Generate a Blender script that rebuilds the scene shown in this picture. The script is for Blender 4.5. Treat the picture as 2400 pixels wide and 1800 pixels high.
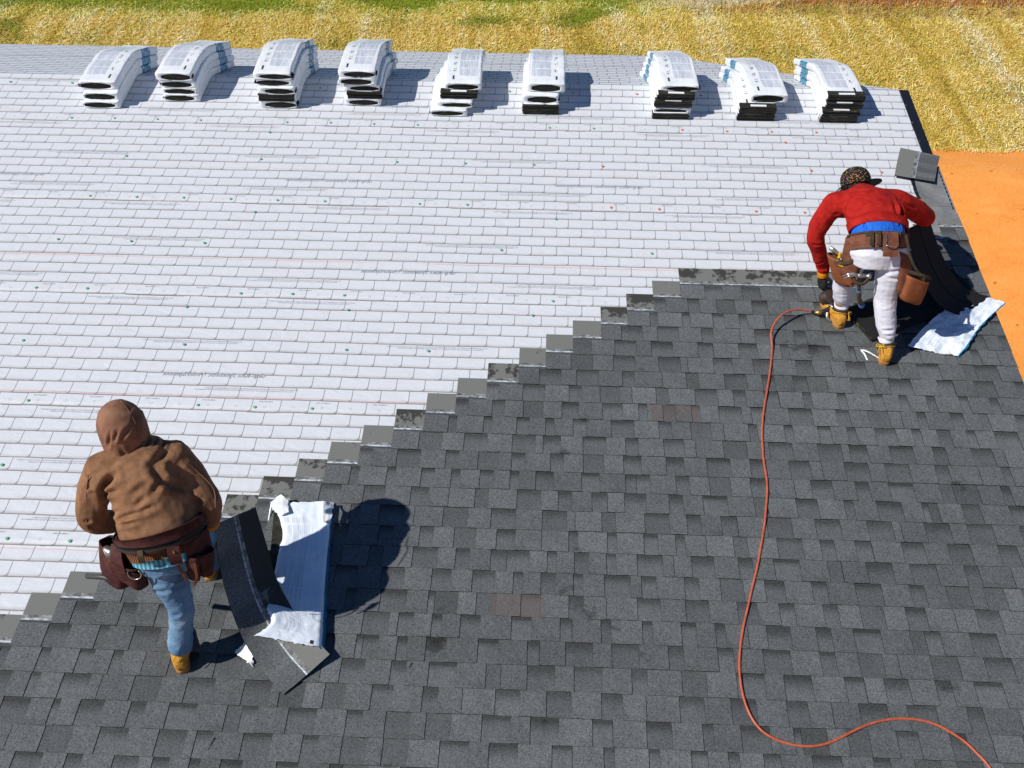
import bpy, bmesh, math, random
import numpy as np
from mathutils import Vector, Matrix, noise
for o in list(bpy.data.objects): bpy.data.objects.remove(o, do_unlink=True)
SC = bpy.context.scene
COL = SC.collection
PITCH = math.radians(15.0)
CP, SP = math.cos(PITCH), math.sin(PITCH)
rad = math.radians
def V(*a): return Vector(a if len(a) > 1 else a[0])
def RW(u, v, n=0.0): return Vector((u, v*CP - n*SP, v*SP + n*CP))      # roof coordinates -> world
RN = Vector((0, -SP, CP))

# ------------------------------------------------------------------ camera
def cam_setup():
    pit, yaw, roll = rad(51.107), rad(-2.680), rad(-0.440)
    fwd = V(math.sin(yaw)*math.cos(pit), math.cos(yaw)*math.cos(pit), -math.sin(pit))
    right = V(math.cos(yaw), -math.sin(yaw), 0); up = right.cross(fwd)
    r2 = right*math.cos(roll) + up*math.sin(roll); u2 = -right*math.sin(roll) + up*math.cos(roll)
    M = Matrix.Rotation(PITCH, 3, 'X')
    r2, u2, fw = M @ r2, M @ u2, M @ fwd
    cd = bpy.data.cameras.new('Camera'); cd.lens = 33.03; cd.sensor_width = 36; cd.clip_start = .1; cd.clip_end = 600
    ob = bpy.data.objects.new('Camera', cd); COL.objects.link(ob)
    m = Matrix((r2, u2, -fw)).transposed().to_4x4(); m.translation = RW(0, 0, 5.272)
    ob.matrix_world = m; SC.camera = ob
cam_setup()
# ------------------------------------------------------------------ light
SUN_EL, SUN_AZ = rad(41), rad(-115)          # azimuth clockwise from +Y
SUND = V(math.sin(SUN_AZ)*math.cos(SUN_EL), math.cos(SUN_AZ)*math.cos(SUN_EL), math.sin(SUN_EL))
W = bpy.data.worlds.new('World'); SC.world = W; W.use_nodes = True
nt = W.node_tree
sky = nt.nodes.new('ShaderNodeTexSky'); sky.sky_type = 'NISHITA'; sky.sun_disc = False
sky.sun_elevation = SUN_EL; sky.sun_rotation = SUN_AZ; sky.air_density = 1.0; sky.dust_density = .0; sky.ozone_density = 8.0; sky.altitude = 1800
nt.nodes['Background'].inputs[1].default_value = .075
nt.links.new(sky.outputs[0], nt.nodes['Background'].inputs[0])
sl = bpy.data.lights.new('Sun', 'SUN'); sl.energy = 4.7; sl.angle = rad(.5); sl.color = (1.0, .955, .88)
so = bpy.data.objects.new('Sun', sl); COL.objects.link(so); so.rotation_euler = SUND.to_track_quat('Z', 'Y').to_euler(); so.location = (-20, -10, 20)
SC.view_settings.view_transform = 'Standard'; SC.view_settings.look = 'None'; SC.view_settings.exposure = 0.0; SC.view_settings.gamma = 1.0
SC.view_settings.use_curve_mapping = False

# ------------------------------------------------------------------ node helper
class N:
    """tiny expression builder over shader nodes"""
    def __init__(s, t, o): s.t, s.o = t, o
    def _m(s, op, b=None, c=None):
        n = s.t.nodes.new('ShaderNodeMath'); n.operation = op
        s.t.links.new(s.o, n.inputs[0])
        for i, x in ((1, b), (2, c)):
            if x is None: continue
            if isinstance(x, N): s.t.links.new(x.o, n.inputs[i])
            else: n.inputs[i].default_value = x
        return N(s.t, n.outputs[0])
    def __add__(s, b): return s._m('ADD', b)
    def __radd__(s, b): return s._m('ADD', b)
    def __sub__(s, b): return s._m('SUBTRACT', b)
    def __rsub__(s, b): return (s*-1.0) + b
    def __mul__(s, b): return s._m('MULTIPLY', b)
    def __rmul__(s, b): return s._m('MULTIPLY', b)
    def __truediv__(s, b): return s._m('DIVIDE', b)
    def floor(s): return s._m('FLOOR')
    def fract(s): return s._m('FRACT')
    def abs(s): return s._m('ABSOLUTE')
    def mod(s, b): return s._m('FLOORED_MODULO', b)
    def lt(s, b): return s._m('LESS_THAN', b)
    def gt(s, b): return s._m('GREATER_THAN', b)
    def mx(s, b): return s._m('MAXIMUM', b)
    def mn(s, b): return s._m('MINIMUM', b)
    def pw(s, b): return s._m('POWER', b)
    def sin(s): return s._m('SINE')
    def sm(s, a, b):          # smoothstep a..b -> 0..1
        n = s.t.nodes.new('ShaderNodeMapRange'); n.interpolation_type = 'SMOOTHSTEP'
        s.t.links.new(s.o, n.inputs[0]); n.inputs[1].default_value = a; n.inputs[2].default_value = b
        return N(s.t, n.outputs[0])
class Mat:
    def __init__(s, name, rough=.8, spec=.3):
        s.m = bpy.data.materials.new(name); s.m.use_nodes = True; s.t = s.m.node_tree
        s.b = s.t.nodes['Principled BSDF']; s.b.inputs['Roughness'].default_value = rough
        s.b.inputs['Specular IOR Level'].default_value = spec
    def coord(s, kind='Object', uv=None):
        if uv:
            n = s.t.nodes.new('ShaderNodeUVMap'); n.uv_map = uv; return n.outputs[0]
        n = s.t.nodes.new('ShaderNodeTexCoord'); return n.outputs[kind]
    def geo(s): return s.t.nodes.new('ShaderNodeNewGeometry').outputs['Position']
    def xyz(s, vec):
        n = s.t.nodes.new('ShaderNodeSeparateXYZ'); s.t.links.new(vec, n.inputs[0])
        return [N(s.t, n.outputs[i]) for i in range(3)]
    def vec(s, x, y, z=0.0):
        n = s.t.nodes.new('ShaderNodeCombineXYZ')
        for i, c in enumerate((x, y, z)):
            if isinstance(c, N): s.t.links.new(c.o, n.inputs[i])
            else: n.inputs[i].default_value = c
        return n.outputs[0]
    def scale(s, vec, sc):
        n = s.t.nodes.new('ShaderNodeVectorMath'); n.operation = 'MULTIPLY'; s.t.links.new(vec, n.inputs[0]); n.inputs[1].default_value = sc if hasattr(sc, '__len__') else (sc,)*3
        return n.outputs[0]
    def noise(s, vec, scale, detail=3, rough=.55, dist=0):
        n = s.t.nodes.new('ShaderNodeTexNoise'); s.t.links.new(vec, n.inputs['Vector'])
        n.inputs['Scale'].default_value = scale; n.inputs['Detail'].default_value = detail; n.inputs['Roughness'].default_value = rough; n.inputs['Distortion'].default_value = dist
        return N(s.t, n.outputs[0])
    def voro(s, vec, scale, out='Distance', feature='F1'):
        n = s.t.nodes.new('ShaderNodeTexVoronoi'); n.feature = feature; s.t.links.new(vec, n.inputs['Vector']); n.inputs['Scale'].default_value = scale
        return n.outputs[out]
    def white(s, vec):
        n = s.t.nodes.new('ShaderNodeTexWhiteNoise'); s.t.links.new(vec, n.inputs['Vector']); return N(s.t, n.outputs[0])
    def ramp(s, f, stops):
        n = s.t.nodes.new('ShaderNodeValToRGB'); s.t.links.new(f.o, n.inputs[0]); r = n.color_ramp
        while len(r.elements) < len(stops): r.elements.new(.5)
        for e, (p, c) in zip(r.elements, stops): e.position = p; e.color = (*c, 1) if len(c) == 3 else c
        return n.outputs[0]
    def mix(s, f, a, b, mode='MIX'):
        n = s.t.nodes.new('ShaderNodeMix'); n.data_type = 'RGBA'; n.blend_type = mode; n.clamp_factor = True
        def put(i, x):
            if isinstance(x, N): s.t.links.new(x.o, n.inputs[i])
            elif hasattr(x, 'is_linked'): s.t.links.new(x, n.inputs[i])
            elif isinstance(x, (int, float)): n.inputs[i].default_value = x
            else: n.inputs[i].default_value = (*x, 1)
        put(0, f); put(6, a); put(7, b)
        return n.outputs[2]
    def attr(s, name):
        n = s.t.nodes.new('ShaderNodeAttribute'); n.attribute_name = name; return n
    def objrand(s):
        return N(s.t, s.t.nodes.new('ShaderNodeObjectInfo').outputs['Random'])
    def col(s, c):
        if hasattr(c, 'is_linked'): s.t.links.new(c, s.b.inputs['Base Color'])
        else: s.b.inputs['Base Color'].default_value = (*c, 1)
        return s
    def rough(s, f): s.t.links.new(f.o, s.b.inputs['Roughness']); return s
    def bump(s, h, strength=.3, dist=.01):
        n = s.t.nodes.new('ShaderNodeBump'); n.inputs['Strength'].default_value = strength; n.inputs['Distance'].default_value = dist
        s.t.links.new(h.o, n.inputs['Height']); s.t.links.new(n.outputs[0], s.b.inputs['Normal']); return s
    def metal(s, v): s.b.inputs['Metallic'].default_value = v; return s

# ------------------------------------------------------------------ mesh helper
def link(name, me, mats=(), parent=None, loc=None, smooth=False):
    o = bpy.data.objects.new(name, me); COL.objects.link(o)
    for m in mats:
        if m.name not in [x.name for x in me.materials if x]: me.materials.append(m)
    if parent is not None: o.parent = parent
    if loc is not None: o.location = loc
    if smooth: me.polygons.foreach_set('use_smooth', [True]*len(me.polygons))
    return o
def mesh(name, verts, faces, smooth=False, mi=None, uvs=None):
    me = bpy.data.meshes.new(name); me.from_pydata([tuple(v) for v in verts], [], faces)
    if smooth: me.polygons.foreach_set('use_smooth', [True]*len(me.polygons))
    if mi is not None: me.polygons.foreach_set('material_index', mi)
    if uvs is not None:
        l = me.uv_layers.new(name='UVMap'); idx = np.empty(len(me.loops), dtype=np.int32); me.loops.foreach_get('vertex_index', idx)
        l.data.foreach_set('uv', np.asarray(uvs, dtype=np.float32)[idx].ravel())
    me.update(); return me
def tag(o, label, cat, group=None, kind=None):
    o['label'] = label
    if cat: o['category'] = cat
    if group: o['group'] = group
    if kind: o['kind'] = kind
    return o
def empty(name, loc=(0, 0, 0), label=None, cat=None, group=None):
    o = bpy.data.objects.new(name, None); COL.objects.link(o); o.location = loc; o.empty_display_size = .1
    if label: tag(o, label, cat, group)
    return o
def box_vf(x0, x1, y0, y1, z0, z1):
    v = [(x, y, z) for z in (z0, z1) for y in (y0, y1) for x in (x0, x1)]
    f = [(0, 2, 3, 1), (4, 5, 7, 6), (0, 1, 5, 4), (2, 6, 7, 3), (0, 4, 6, 2), (1, 3, 7, 5)]
    return v, f
class MB:
    """collects pieces into one mesh"""
    def __init__(s): s.v, s.f, s.mi = [], [], []
    def add(s, v, f, m=0):
        b = len(s.v); s.v += [tuple(p) for p in v]; s.f += [tuple(i+b for i in q) for q in f]; s.mi += [m]*len(f); return s
    def box(s, *a, m=0): return s.add(*box_vf(*a), m)
    def me(s, name, smooth=False): return mesh(name, s.v, s.f, smooth, s.mi)
def frames(pts):
    pts = [Vector(p) for p in pts]; n = len(pts); T = []
    for i in range(n):
        t = pts[min(i+1, n-1)] - pts[max(i-1, 0)]; T.append(t.normalized())
    a = Vector((0, 0, 1)) if abs(T[0].z) < .9 else Vector((1, 0, 0))
    x = (a - T[0]*a.dot(T[0])).normalized(); out = []
    for t in T:
        x = (x - t*x.dot(t)).normalized(); out.append((x, t.cross(x)))
    return pts, T, out
def tube_vf(pts, r, seg=10, cap=True, round_cap=False, flat=None):
    """tube along pts with radius r (number/list); flat=(axis, factor) squashes along a world axis"""
    pts, T, fr = frames(pts)
    if not hasattr(r, '__len__'): r = [r]*len(pts)
    rings = [(p, a, b, q) for p, (a, b), q in zip(pts, fr, r)]
    if round_cap:
        pre = []; post = []
        for k in (85, 60, 30):
            c, s_ = math.cos(rad(k)), math.sin(rad(k))
            pre.append((pts[0] - T[0]*r[0]*s_, fr[0][0], fr[0][1], r[0]*c)); post.insert(0, (pts[-1] + T[-1]*r[-1]*s_, fr[-1][0], fr[-1][1], r[-1]*c))
        rings = pre + rings + post
    v, f = [], []
    for p, a, b, q in rings:
        for k in range(seg):
            t = 2*math.pi*k/seg; d = a*math.cos(t)*q + b*math.sin(t)*q
            if flat: ax, fa = flat; d = d - ax*d.dot(ax)*(1-fa)
            v.append(p + d)
    for i in range(len(rings)-1):
        for k in range(seg):
            k2 = (k+1) % seg; f.append((i*seg+k, i*seg+k2, (i+1)*seg+k2, (i+1)*seg+k))
    if cap:
        f.append(tuple(range(seg-1, -1, -1))); m = (len(rings)-1)*seg; f.append(tuple(range(m, m+seg)))
    return v, f
def bez(pts, n=8):
    """Catmull-Rom through pts"""
    P = [Vector(p) for p in pts]; out = []
    for i in range(len(P)-1):
        p0, p1, p2, p3 = P[max(i-1, 0)], P[i], P[i+1], P[min(i+2, len(P)-1)]
        for k in range(n):
            t = k/n
            out.append(.5*((2*p1) + (p2-p0)*t + (2*p0-5*p1+4*p2-p3)*t*t + (3*p1-p0-3*p2+p3)*t**3))
    out.append(P[-1]); return out
def remesh(name, vf_list, voxel=.01, smooth=6, fac=.5):
    """union of closed shells -> one continuous smooth surface"""
    mb = MB()
    for v, f in vf_list: mb.add(v, f)
    me = mb.me('tmp'); o = bpy.data.objects.new('tmp', me); COL.objects.link(o)
    m = o.modifiers.new('r', 'REMESH'); m.mode = 'VOXEL'; m.voxel_size = voxel; m.adaptivity = 0
    if smooth:
        s_ = o.modifiers.new('s', 'SMOOTH'); s_.iterations = smooth; s_.factor = fac
    dg = bpy.context.evaluated_depsgraph_get(); dg.update()
    r = bpy.data.meshes.new_from_object(o.evaluated_get(dg)); r.name = name
    bpy.data.objects.remove(o, do_unlink=True); bpy.data.meshes.remove(me)
    r.polygons.foreach_set('use_smooth', [True]*len(r.polygons)); r.materials.clear()
    return r
def displace(me, fn):
    """fn(co, normal) -> offset along normal"""
    n = len(me.vertices); nr = [v.normal.copy() for v in me.vertices]
    for v, k in zip(me.vertices, nr): v.co += k*fn(v.co, k)
    me.update()
random.seed(7)

# ================================================================== SETTING: ground
GZ = -7.2
TWO_P = rad(24.0)          # angle between the two slopes
def ground_h(x, y):
    h = GZ + .05*noise.noise(Vector((x*.3, y*.3, 0)))
    def ss(t): t = max(0, min(1, t)); return t*t*(3-2*t)
    h -= 3.2*ss((x-4.5)/5)*ss((28.5-y)/7)  # dip added so the house's cast shadow stays off the visible clay
    y0 = 29.9 + .3*noise.noise(Vector((x*.25, 3.1, 0)))
    crest = 36.9 + .02*(x-4)
    if y > y0: h += .28*(min(y, crest)-y0)
    if y > crest: h += .05*(y-crest)
    if x > 7 and y > crest+1.2: h += .55*min(1, (y-crest-1.2)/.6)*min(1, (x-7)/4)
    return h
def make_ground():
    xs = np.concatenate([np.linspace(-90, -24, 14), np.linspace(-23, 23, 116), np.linspace(24, 90, 14)])
    ys = np.concatenate([np.linspace(-60, 4, 14), np.linspace(5, 48, 130), np.linspace(50, 200, 20)])
    v = [(x, y, ground_h(x, y)) for y in ys for x in xs]; nx = len(xs)
    f = [(j*nx+i, j*nx+i+1, (j+1)*nx+i+1, (j+1)*nx+i) for j in range(len(ys)-1) for i in range(nx-1)]
    M = Mat('ground_clay_and_turf', .95, .1)
    P = M.geo(); x, y, z = M.xyz(P)
    n1 = M.noise(P, .9, 5); n2 = M.noise(P, 9, 6, .7); n3 = M.noise(M.scale(P, (2.2, .25, 0)), 1.0, 4)
    n4 = M.noise(M.scale(P, (.5, 1.6, 1)), 1.6, 5, .65, .8)
    clay = M.ramp(n2*.38 + n1*.27 + n4*.35, [(.25, (.58, .18, .04)), (.42, (.84, .31, .066)), (.6, (.92, .385, .095)), (.8, (.93, .46, .17))])
    straw = M.ramp(n2*.7 + n3*.3, [(.3, (.20, .13, .025)), (.42, (.42, .28, .055)), (.55, (.60, .41, .11)), (.7, (.78, .62, .30))])
    green = M.ramp(n2, [(.3, (.10, .15, .006)), (.5, (.24, .30, .012)), (.7, (.46, .44, .06))])
    olive = M.ramp(n2, [(.3, (.15, .14, .014)), (.5, (.32, .27, .03)), (.7, (.52, .40, .09))])
    c = M.mix((n1 - .42).sm(0, .25)*.55, straw, olive)
    gm = ((y - x*.05 + n1*4.5) - 40.4).sm(-.7, .4)*(1.0 - (x - 3.5).sm(0, 4)*.6)
    c = M.mix(gm, c, green)
    wob = M.noise(M.vec(x, 0.0, 0.0), .5, 4)*.9
    c = M.mix(((y - 29.7) + wob*-1.0 + .45 + n2*-.12).sm(-.05, .05), clay, c)
    pale = M.ramp(n2, [(.3, (.40, .33, .24)), (.5, (.62, .55, .44)), (.7, (.78, .74, .68))])
    cut = M.ramp(n2, [(.3, (.22, .07, .02)), (.6, (.55, .2, .06)), (.8, (.4, .28, .12))])
    back = (y - x*.02 - 38.0 + n1*.5 - .25)
    c = M.mix((back - .3).sm(0, .15)*(x - 5).sm(0, 3), c, cut)
    c = M.mix((back - .85).sm(0, .25)*(x - 3).sm(0, 3), c, pale)
    M.col(c); M.bump(n2, .5, .05)
    o = link('ground', mesh('ground', v, f, True), [M.m]); o['kind'] = 'structure'
make_ground()

def make_straw():
    """loose straw mulch lying on the bank"""
    rng = np.random.default_rng(3); n = 240000
    x = rng.uniform(-25.9, 23.9, n); y = 29.1 + rng.random(n)**1.0*11
    wob = np.array([.9*noise.noise(Vector((a*.5, 7.7, 0))) for a in np.linspace(-26, 24, 200)]); y0 = 29.65 + .45*np.interp(x, np.linspace(-26, 24, 200), wob)
    keep = (y > y0) & (rng.random(n) < np.clip(1.25 - (y-36.5)*.2, .35, 1)); x, y = x[keep], y[keep]; n = len(x)
    xs, ys = np.linspace(-26, 24, 201), np.linspace(29, 41, 97)
    H = np.array([[ground_h(a, b) for a in xs] for b in ys])
    ix = np.clip(((x+26)/.25).astype(int), 0, 199); iy = np.clip(((y-29)/.125).astype(int), 0, 95)
    fx, fy = (x+26)/.25-ix, (y-29)/.125-iy
    z = H[iy, ix]*(1-fx)*(1-fy) + H[iy, ix+1]*fx*(1-fy) + H[iy+1, ix]*(1-fx)*fy + H[iy+1, ix+1]*fx*fy
    a = rng.normal(1.3, .75, n); L = rng.uniform(.035, .09, n); wd = rng.uniform(.004, .010, n)
    c = np.stack([x, y, z+rng.uniform(.012, .06, n)], 1); tilt = rng.normal(0, .35, n)
    d = np.stack([np.cos(a)*np.cos(tilt), np.sin(a)*np.cos(tilt), np.sin(tilt)+.2*np.sin(a)], 1)*L[:, None]
    sd = np.stack([-np.sin(a), np.cos(a), rng.normal(.25, .5, n)], 1)*wd[:, None]
    co = np.empty((n, 4, 3)); co[:, 0] = c-d-sd; co[:, 1] = c+d-sd; co[:, 2] = c+d+sd; co[:, 3] = c-d+sd
    me = bpy.data.meshes.new('straw'); me.vertices.add(4*n); me.vertices.foreach_set('co', co.ravel())
    me.loops.add(4*n); me.loops.foreach_set('vertex_index', np.arange(4*n, dtype=np.int32)); me.polygons.add(n)
    me.polygons.foreach_set('loop_start', np.arange(0, 4*n, 4, dtype=np.int32)); me.polygons.foreach_set('loop_total', np.full(n, 4, dtype=np.int32))
    t = rng.random(n); streak = np.array([noise.noise(Vector((p*.8+q*.12, q*.05, 2)))*.8+.55*noise.noise(Vector((p*2.6+q*.2, q*.35, 4)))+.3*noise.noise(Vector((p*3, q*3, 6))) for p, q in zip(x, y)])
    pal = np.array([[.33, .24, .022], [.62, .45, .06], [.80, .62, .13], [.90, .77, .30], [.96, .90, .62]])
    k = np.clip(t*.40+streak*.62+.36, 0, .999)*4; i0 = k.astype(int); fr = (k-i0)[:, None]
    colr = pal[i0]*(1-fr)+pal[np.minimum(i0+1, 4)]*fr
    big = np.array([noise.noise(Vector((p*.35, q*.5, 5))) for p, q in zip(x, y)])
    gm = np.clip((y-x*.05-37.9+big*4.2)*.45, 0, 1)*np.where(x > 5, .45, 1)+np.clip(big*.9-.15, 0, .3)
    gm = (rng.random(n) < gm)[:, None]
    grn = np.stack([rng.uniform(.13, .34, n), rng.uniform(.18, .38, n), rng.uniform(.005, .03, n)], 1)
    colr = np.where(gm, grn, colr)
    at = me.color_attributes.new('col', 'FLOAT_COLOR', 'POINT')
    at.data.foreach_set('color', np.repeat(np.concatenate([colr, np.ones((n, 1))], 1), 4, 0).astype(np.float32).ravel())
    me.update(); me.validate()
    M = Mat('straw', .7, .35); M.col(M.attr('col').outputs[0])
    o = link('straw_mulch', me, [M.m]); tag(o, 'loose golden straw and thin grass spread over the bank', None, kind='stuff')
make_straw()

# ================================================================== HOUSE
RIDGE_V, FAR_L, RAKE_U, LEFT_U = 8.0, 2.0, 3.45, -15.0
V0, EXPO, SHH, SHW = 5.127, .149, .349, 1.038
M_fascia = Mat('white_fascia_paint', .5).col((.75, .75, .73)).m
M_wall = Mat('wall_siding', .7); _p = M_wall.geo(); _z = M_wall.xyz(_p)[2]; M_wall.col((.62, .60, .56)); M_wall.bump((_z*6.5).fract(), .6, .02); M_wall = M_wall.m
M_deck = Mat('plywood_deck', .85); _n = M_deck.noise(M_deck.scale(M_deck.geo(), (2, 14, 14)), 3); M_deck.col(M_deck.ramp(_n, [(.3, (.32, .2, .1)), (.7, (.5, .36, .2))])); M_deck = M_deck.m
house = empty('house', (-5.8, 4.0, GZ), 'low gabled house whose roof is being shingled, fills most of the view', 'house')
def hl(o): o.location = o.location - house.location; return o          # child given in world coordinates
roof = bpy.data.objects.new('roof', None)
HIP_U = 1.32          # the back of the roof is cut on the skew: its edge runs from the ridge end to this u
def far(d, n): return (RIDGE_V + d*math.cos(TWO_P) + n*math.sin(TWO_P), -d*math.sin(TWO_P) + n*math.cos(TWO_P))
def make_house():
    global roof
    e0 = RIDGE_V - 10.5; t = .03; ue = RAKE_U-.02
    def prism(top):          # slab below a polygon given as (u, v, n), thickness along n
        v = list(top)+[(u, y, n-t) for u, y, n in top]; k = len(top)
        return v, [tuple(range(k)), tuple(range(2*k-1, k-1, -1))]+[(i, k+i, k+(i+1) % k, (i+1) % k) for i in range(k)]
    mb = MB().add(*prism([(LEFT_U, e0, -.004), (ue, e0, -.004), (ue, RIDGE_V, -.004), (LEFT_U, RIDGE_V, -.004)]))
    fa, fb = far(0.0, -.004), far(FAR_L, -.004)
    mb.add(*prism([(LEFT_U, *fa), (ue, *fa), (HIP_U, *fb), (LEFT_U, *fb)]))
    roof = link('roof', mb.me('roof'), [M_deck], house)
    roof.rotation_euler = (PITCH, 0, 0); roof.location = -house.location
    def board(p, q, h=.17, w=.03):          # fascia board hanging below an edge
        p, q = Vector(p), Vector(q); d = (q-p).normalized(); s = d.cross(Vector((0, 0, 1))).normalized()*w/2; dn = Vector((0, 0, -h))
        v = [p-s, q-s, q+s, p+s, p-s+dn, q-s+dn, q+s+dn, p+s+dn]; f = [(0, 1, 2, 3), (7, 6, 5, 4), (0, 4, 5, 1), (1, 5, 6, 2), (2, 6, 7, 3), (3, 7, 4, 0)]
        link('fascia_board', mesh('fascia', v, f), [M_fascia], roof)
    board((ue-.03, e0, -.036), (ue-.03, RIDGE_V, -.036)); board((LEFT_U, e0+.02, -.036), (ue-.06, e0+.02, -.036))
    f2 = far(FAR_L-.03, -.036); f1 = far(.03, -.036); board((LEFT_U, *f2), (HIP_U-.03, *f2)); board((ue-.06, *f1), (HIP_U-.02, *f2))
    x0, x1 = LEFT_U+.4, RAKE_U-.4; T = math.tan(PITCH); zb = GZ-3.6
    fp = [(x0, -1.9, -1.9*T), (x1, -1.9, -1.9*T), (x1, 7.5, 7.5*T), (.95, 9.3, 1.82), (x0, 9.3, 1.82), (x0, 7.6, 7.6*T)]
    n = len(fp); v = [(x, y, zb) for x, y, z in fp]+[(x, y, z-.12) for x, y, z in fp]
    w = link('wall', mesh('wall', v, [(i, (i+1) % n, n+(i+1) % n, n+i) for i in range(n)]), [M_wall], house); w.location = -house.location
make_house()

# ---- underlayment sheets, printed with a shingle pattern
def mat_underlay(name='printed_white_underlayment', lw=.0085, jw=.005, dk=1.0):
    M = Mat(name, .55, .4)
    u, v, _ = M.xyz(M.coord(uv='UVMap'))
    P = M.vec(u, v, 0.0)
    wob = (M.noise(P, 2.2, 2) - .5)*.016
    v = v + wob
    R, Wd = .1108, .2035
    vr = (v - 5.032)/R + 100.0; row = vr.floor(); fv = vr.fract()              # 0 at the row's lower edge
    x = u/Wd + row*.5 + (M.white(M.vec(row, 3.0, 0.0)) - .5)*.10
    fx = x.fract(); tile = M.white(M.vec(x.floor(), row, 0.0))
    # lower right corner of each printed shingle is rounded: the joint swings left near the bottom
    dx = (1.0 - fx)*Wd; dy = fv*R
    rr = .042
    a = (rr - dx).mx(0.0); b = (rr + .004 - dy).mx(0.0)
    dist = (a*a + b*b).pw(.5)
    corner = (dist - rr + .004).sm(0.0, .002)*dx.lt(.9*Wd)
    line_h = 1.0 - (dy - lw).sm(-.004, .004)
    vj = (1.0 - (dx - jw).sm(-.0012, .0012))*.8
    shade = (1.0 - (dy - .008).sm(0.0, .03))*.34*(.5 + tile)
    topl = (dy - (R - .003)).sm(-.001, .001)*.35
    g = M.noise(P, 260, 2); big = M.noise(P, 3.2, 3); dirt = M.noise(M.scale(P, (1, 4, 1)), 5, 5, .65)
    base = M.mix((g - .35).sm(0, .3)*.12 + tile*.06 + (big - .45).sm(0, .25)*.1, (.675, .70, .745), (.57, .598, .65))
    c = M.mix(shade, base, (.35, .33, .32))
    c = M.mix(line_h.mx(corner*.8), c, M.ramp(dirt, [(.3, (.17*dk, .16*dk, .15*dk)), (.7, (.32*dk, .305*dk, .29*dk))]))
    c = M.mix(vj*(fv - .2).sm(0, .1), c, (.17, .16, .155))
    ring = ((((dx - Wd*.55)*(dx - Wd*.55) + (dy - .05)*(dy - .05)).pw(.5) - .009).abs() - .0012).sm(0, .001)
    c = M.mix((1.0 - ring)*row.mod(10.0).lt(.5)*.6, c, (.3, .3, .32))
    # red chalk lines the crew snapped across the sheet (two rows of courses)
    for vv, st in ((5.455, .7), (6.62, .2), (7.2, .22), (4.05, .6), (2.79, .4), (4.93, .2)):
        ln = (1.0 - (v + u*.0015 - vv).abs().sm(.001, .0045))*(M.noise(M.vec(u, vv, 0.0), 1.3, 4) - .30).sm(0, .2)*st
        c = M.mix(ln, c, (.80, .16, .07))
    smear = (dirt - .58).sm(0, .18)*.22
    c = M.mix(smear, c, (.45, .38, .3))
    M.col(c); M.bump(M.noise(P, 14, 3)*.5 + g*.1 + M.noise(M.scale(P, (1, 2.6, 1)), 4.5, 3, .5, 1.2)*1.6, .42, .008)
    return M.m
M_under = mat_underlay(); M_underf = mat_underlay('printed_white_underlayment_bold', .016, .009, .45)  # far slope copy: thicker, darker print lines
def make_underlay():
    SEAM = 1.1085; s0 = 5.032 - 4*SEAM; k = 0
    c2, s2 = math.cos(TWO_P), math.sin(TWO_P)
    def sheet(vb, vt, far_, idx):
        u0, u1 = -11.5, RAKE_U-.085; nu = 230; nv = 26
        co, uv = [], []
        for j in range(nv):
            for i in range(nu):
                t = j/(nv-1); v = vb+(vt-vb)*t; ur = u1 if not far_ else u1+.05+(HIP_U-.02-u1)*v/FAR_L; u = u0+(ur-u0)*i/(nu-1)
                if j == 0: v += .006*noise.noise(Vector((u*1.3, idx*5.1, 0)))+.003*noise.noise(Vector((u*5, idx, 1)))
                n = .001 + (1-t)*.0035 + .0028*(.5 if far_ else 1)*abs(noise.noise(Vector((u*1.1, v*3.2, idx))))+.0022*max(0, noise.noise(Vector((u*.9+v*2.5, v*5, idx+9.)))) + (.0006 if j == 0 else 0)
                co.append((u, v, n) if not far_ else (u, RIDGE_V+v*c2+n*s2, -v*s2+n*c2)); uv.append((u, (v if not far_ else 8+v)))
        f = [(j*nu+i, j*nu+i+1, (j+1)*nu+i+1, (j+1)*nu+i) for j in range(nv-1) for i in range(nu-1)]
        b = len(co)          # turned down lower edge gives the sheet a visible thickness
        for i in range(nu): p = co[i]; co.append((p[0], p[1], p[2]-.004)); uv.append(uv[i])
        f += [(b+i, b+i+1, i+1, i) for i in range(nu-1)]
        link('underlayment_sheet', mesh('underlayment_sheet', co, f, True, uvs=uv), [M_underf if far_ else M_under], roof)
    for k in range(7):
        vb = s0+k*SEAM; vt = min(vb+SEAM+.09, RIDGE_V)
        if vb < RIDGE_V: sheet(vb, vt, False, k)
    for k in range(2): sheet(min(k*SEAM+SEAM+.06, FAR_L), k*SEAM, True, 20+k)
make_underlay()

# ---- shingles
def mat_granules(name, tint=None):
    M = Mat(name, .92, .18)
    o = M.coord('Object'); w = M.geo()
    t = N(M.t, M.attr('tone').outputs['Fac'])
    g = M.noise(o, 210, 1, .6); g2 = M.noise(o, 80, 2, .6); spk = M.white(M.scale(o, 330)); blot = M.noise(w, 7, 4, .6); st = M.noise(M.scale(w, (1, 1.6, 1)), 2.3, 5, .62)
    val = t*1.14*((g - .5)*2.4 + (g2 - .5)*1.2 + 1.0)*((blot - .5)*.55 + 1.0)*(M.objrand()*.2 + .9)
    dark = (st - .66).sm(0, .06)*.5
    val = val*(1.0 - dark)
    cold = M.vec(val*.92, val*1.0, val*1.05)
    c = M.mix((spk - .965).sm(0, .02)*.55, cold, (.33, .30, .25))
    c = M.mix((spk*-1.0 + .06).sm(0, .03)*.6, c, (.015, .016, .018))
    if tint:
        ox = M.xyz(o)[0]; c = M.mix((blot - .25).sm(0, .3)*(ox - .33).sm(0, .01)*(1.0 - (ox - .66).sm(0, .02))*.5, c, tint)
    M.col(c); M.bump(g + g2*.6, .55, .003); return M.m
M_gran = mat_granules('asphalt_granules'); M_granr = mat_granules('asphalt_granules_rust', (.125, .092, .082))
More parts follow.
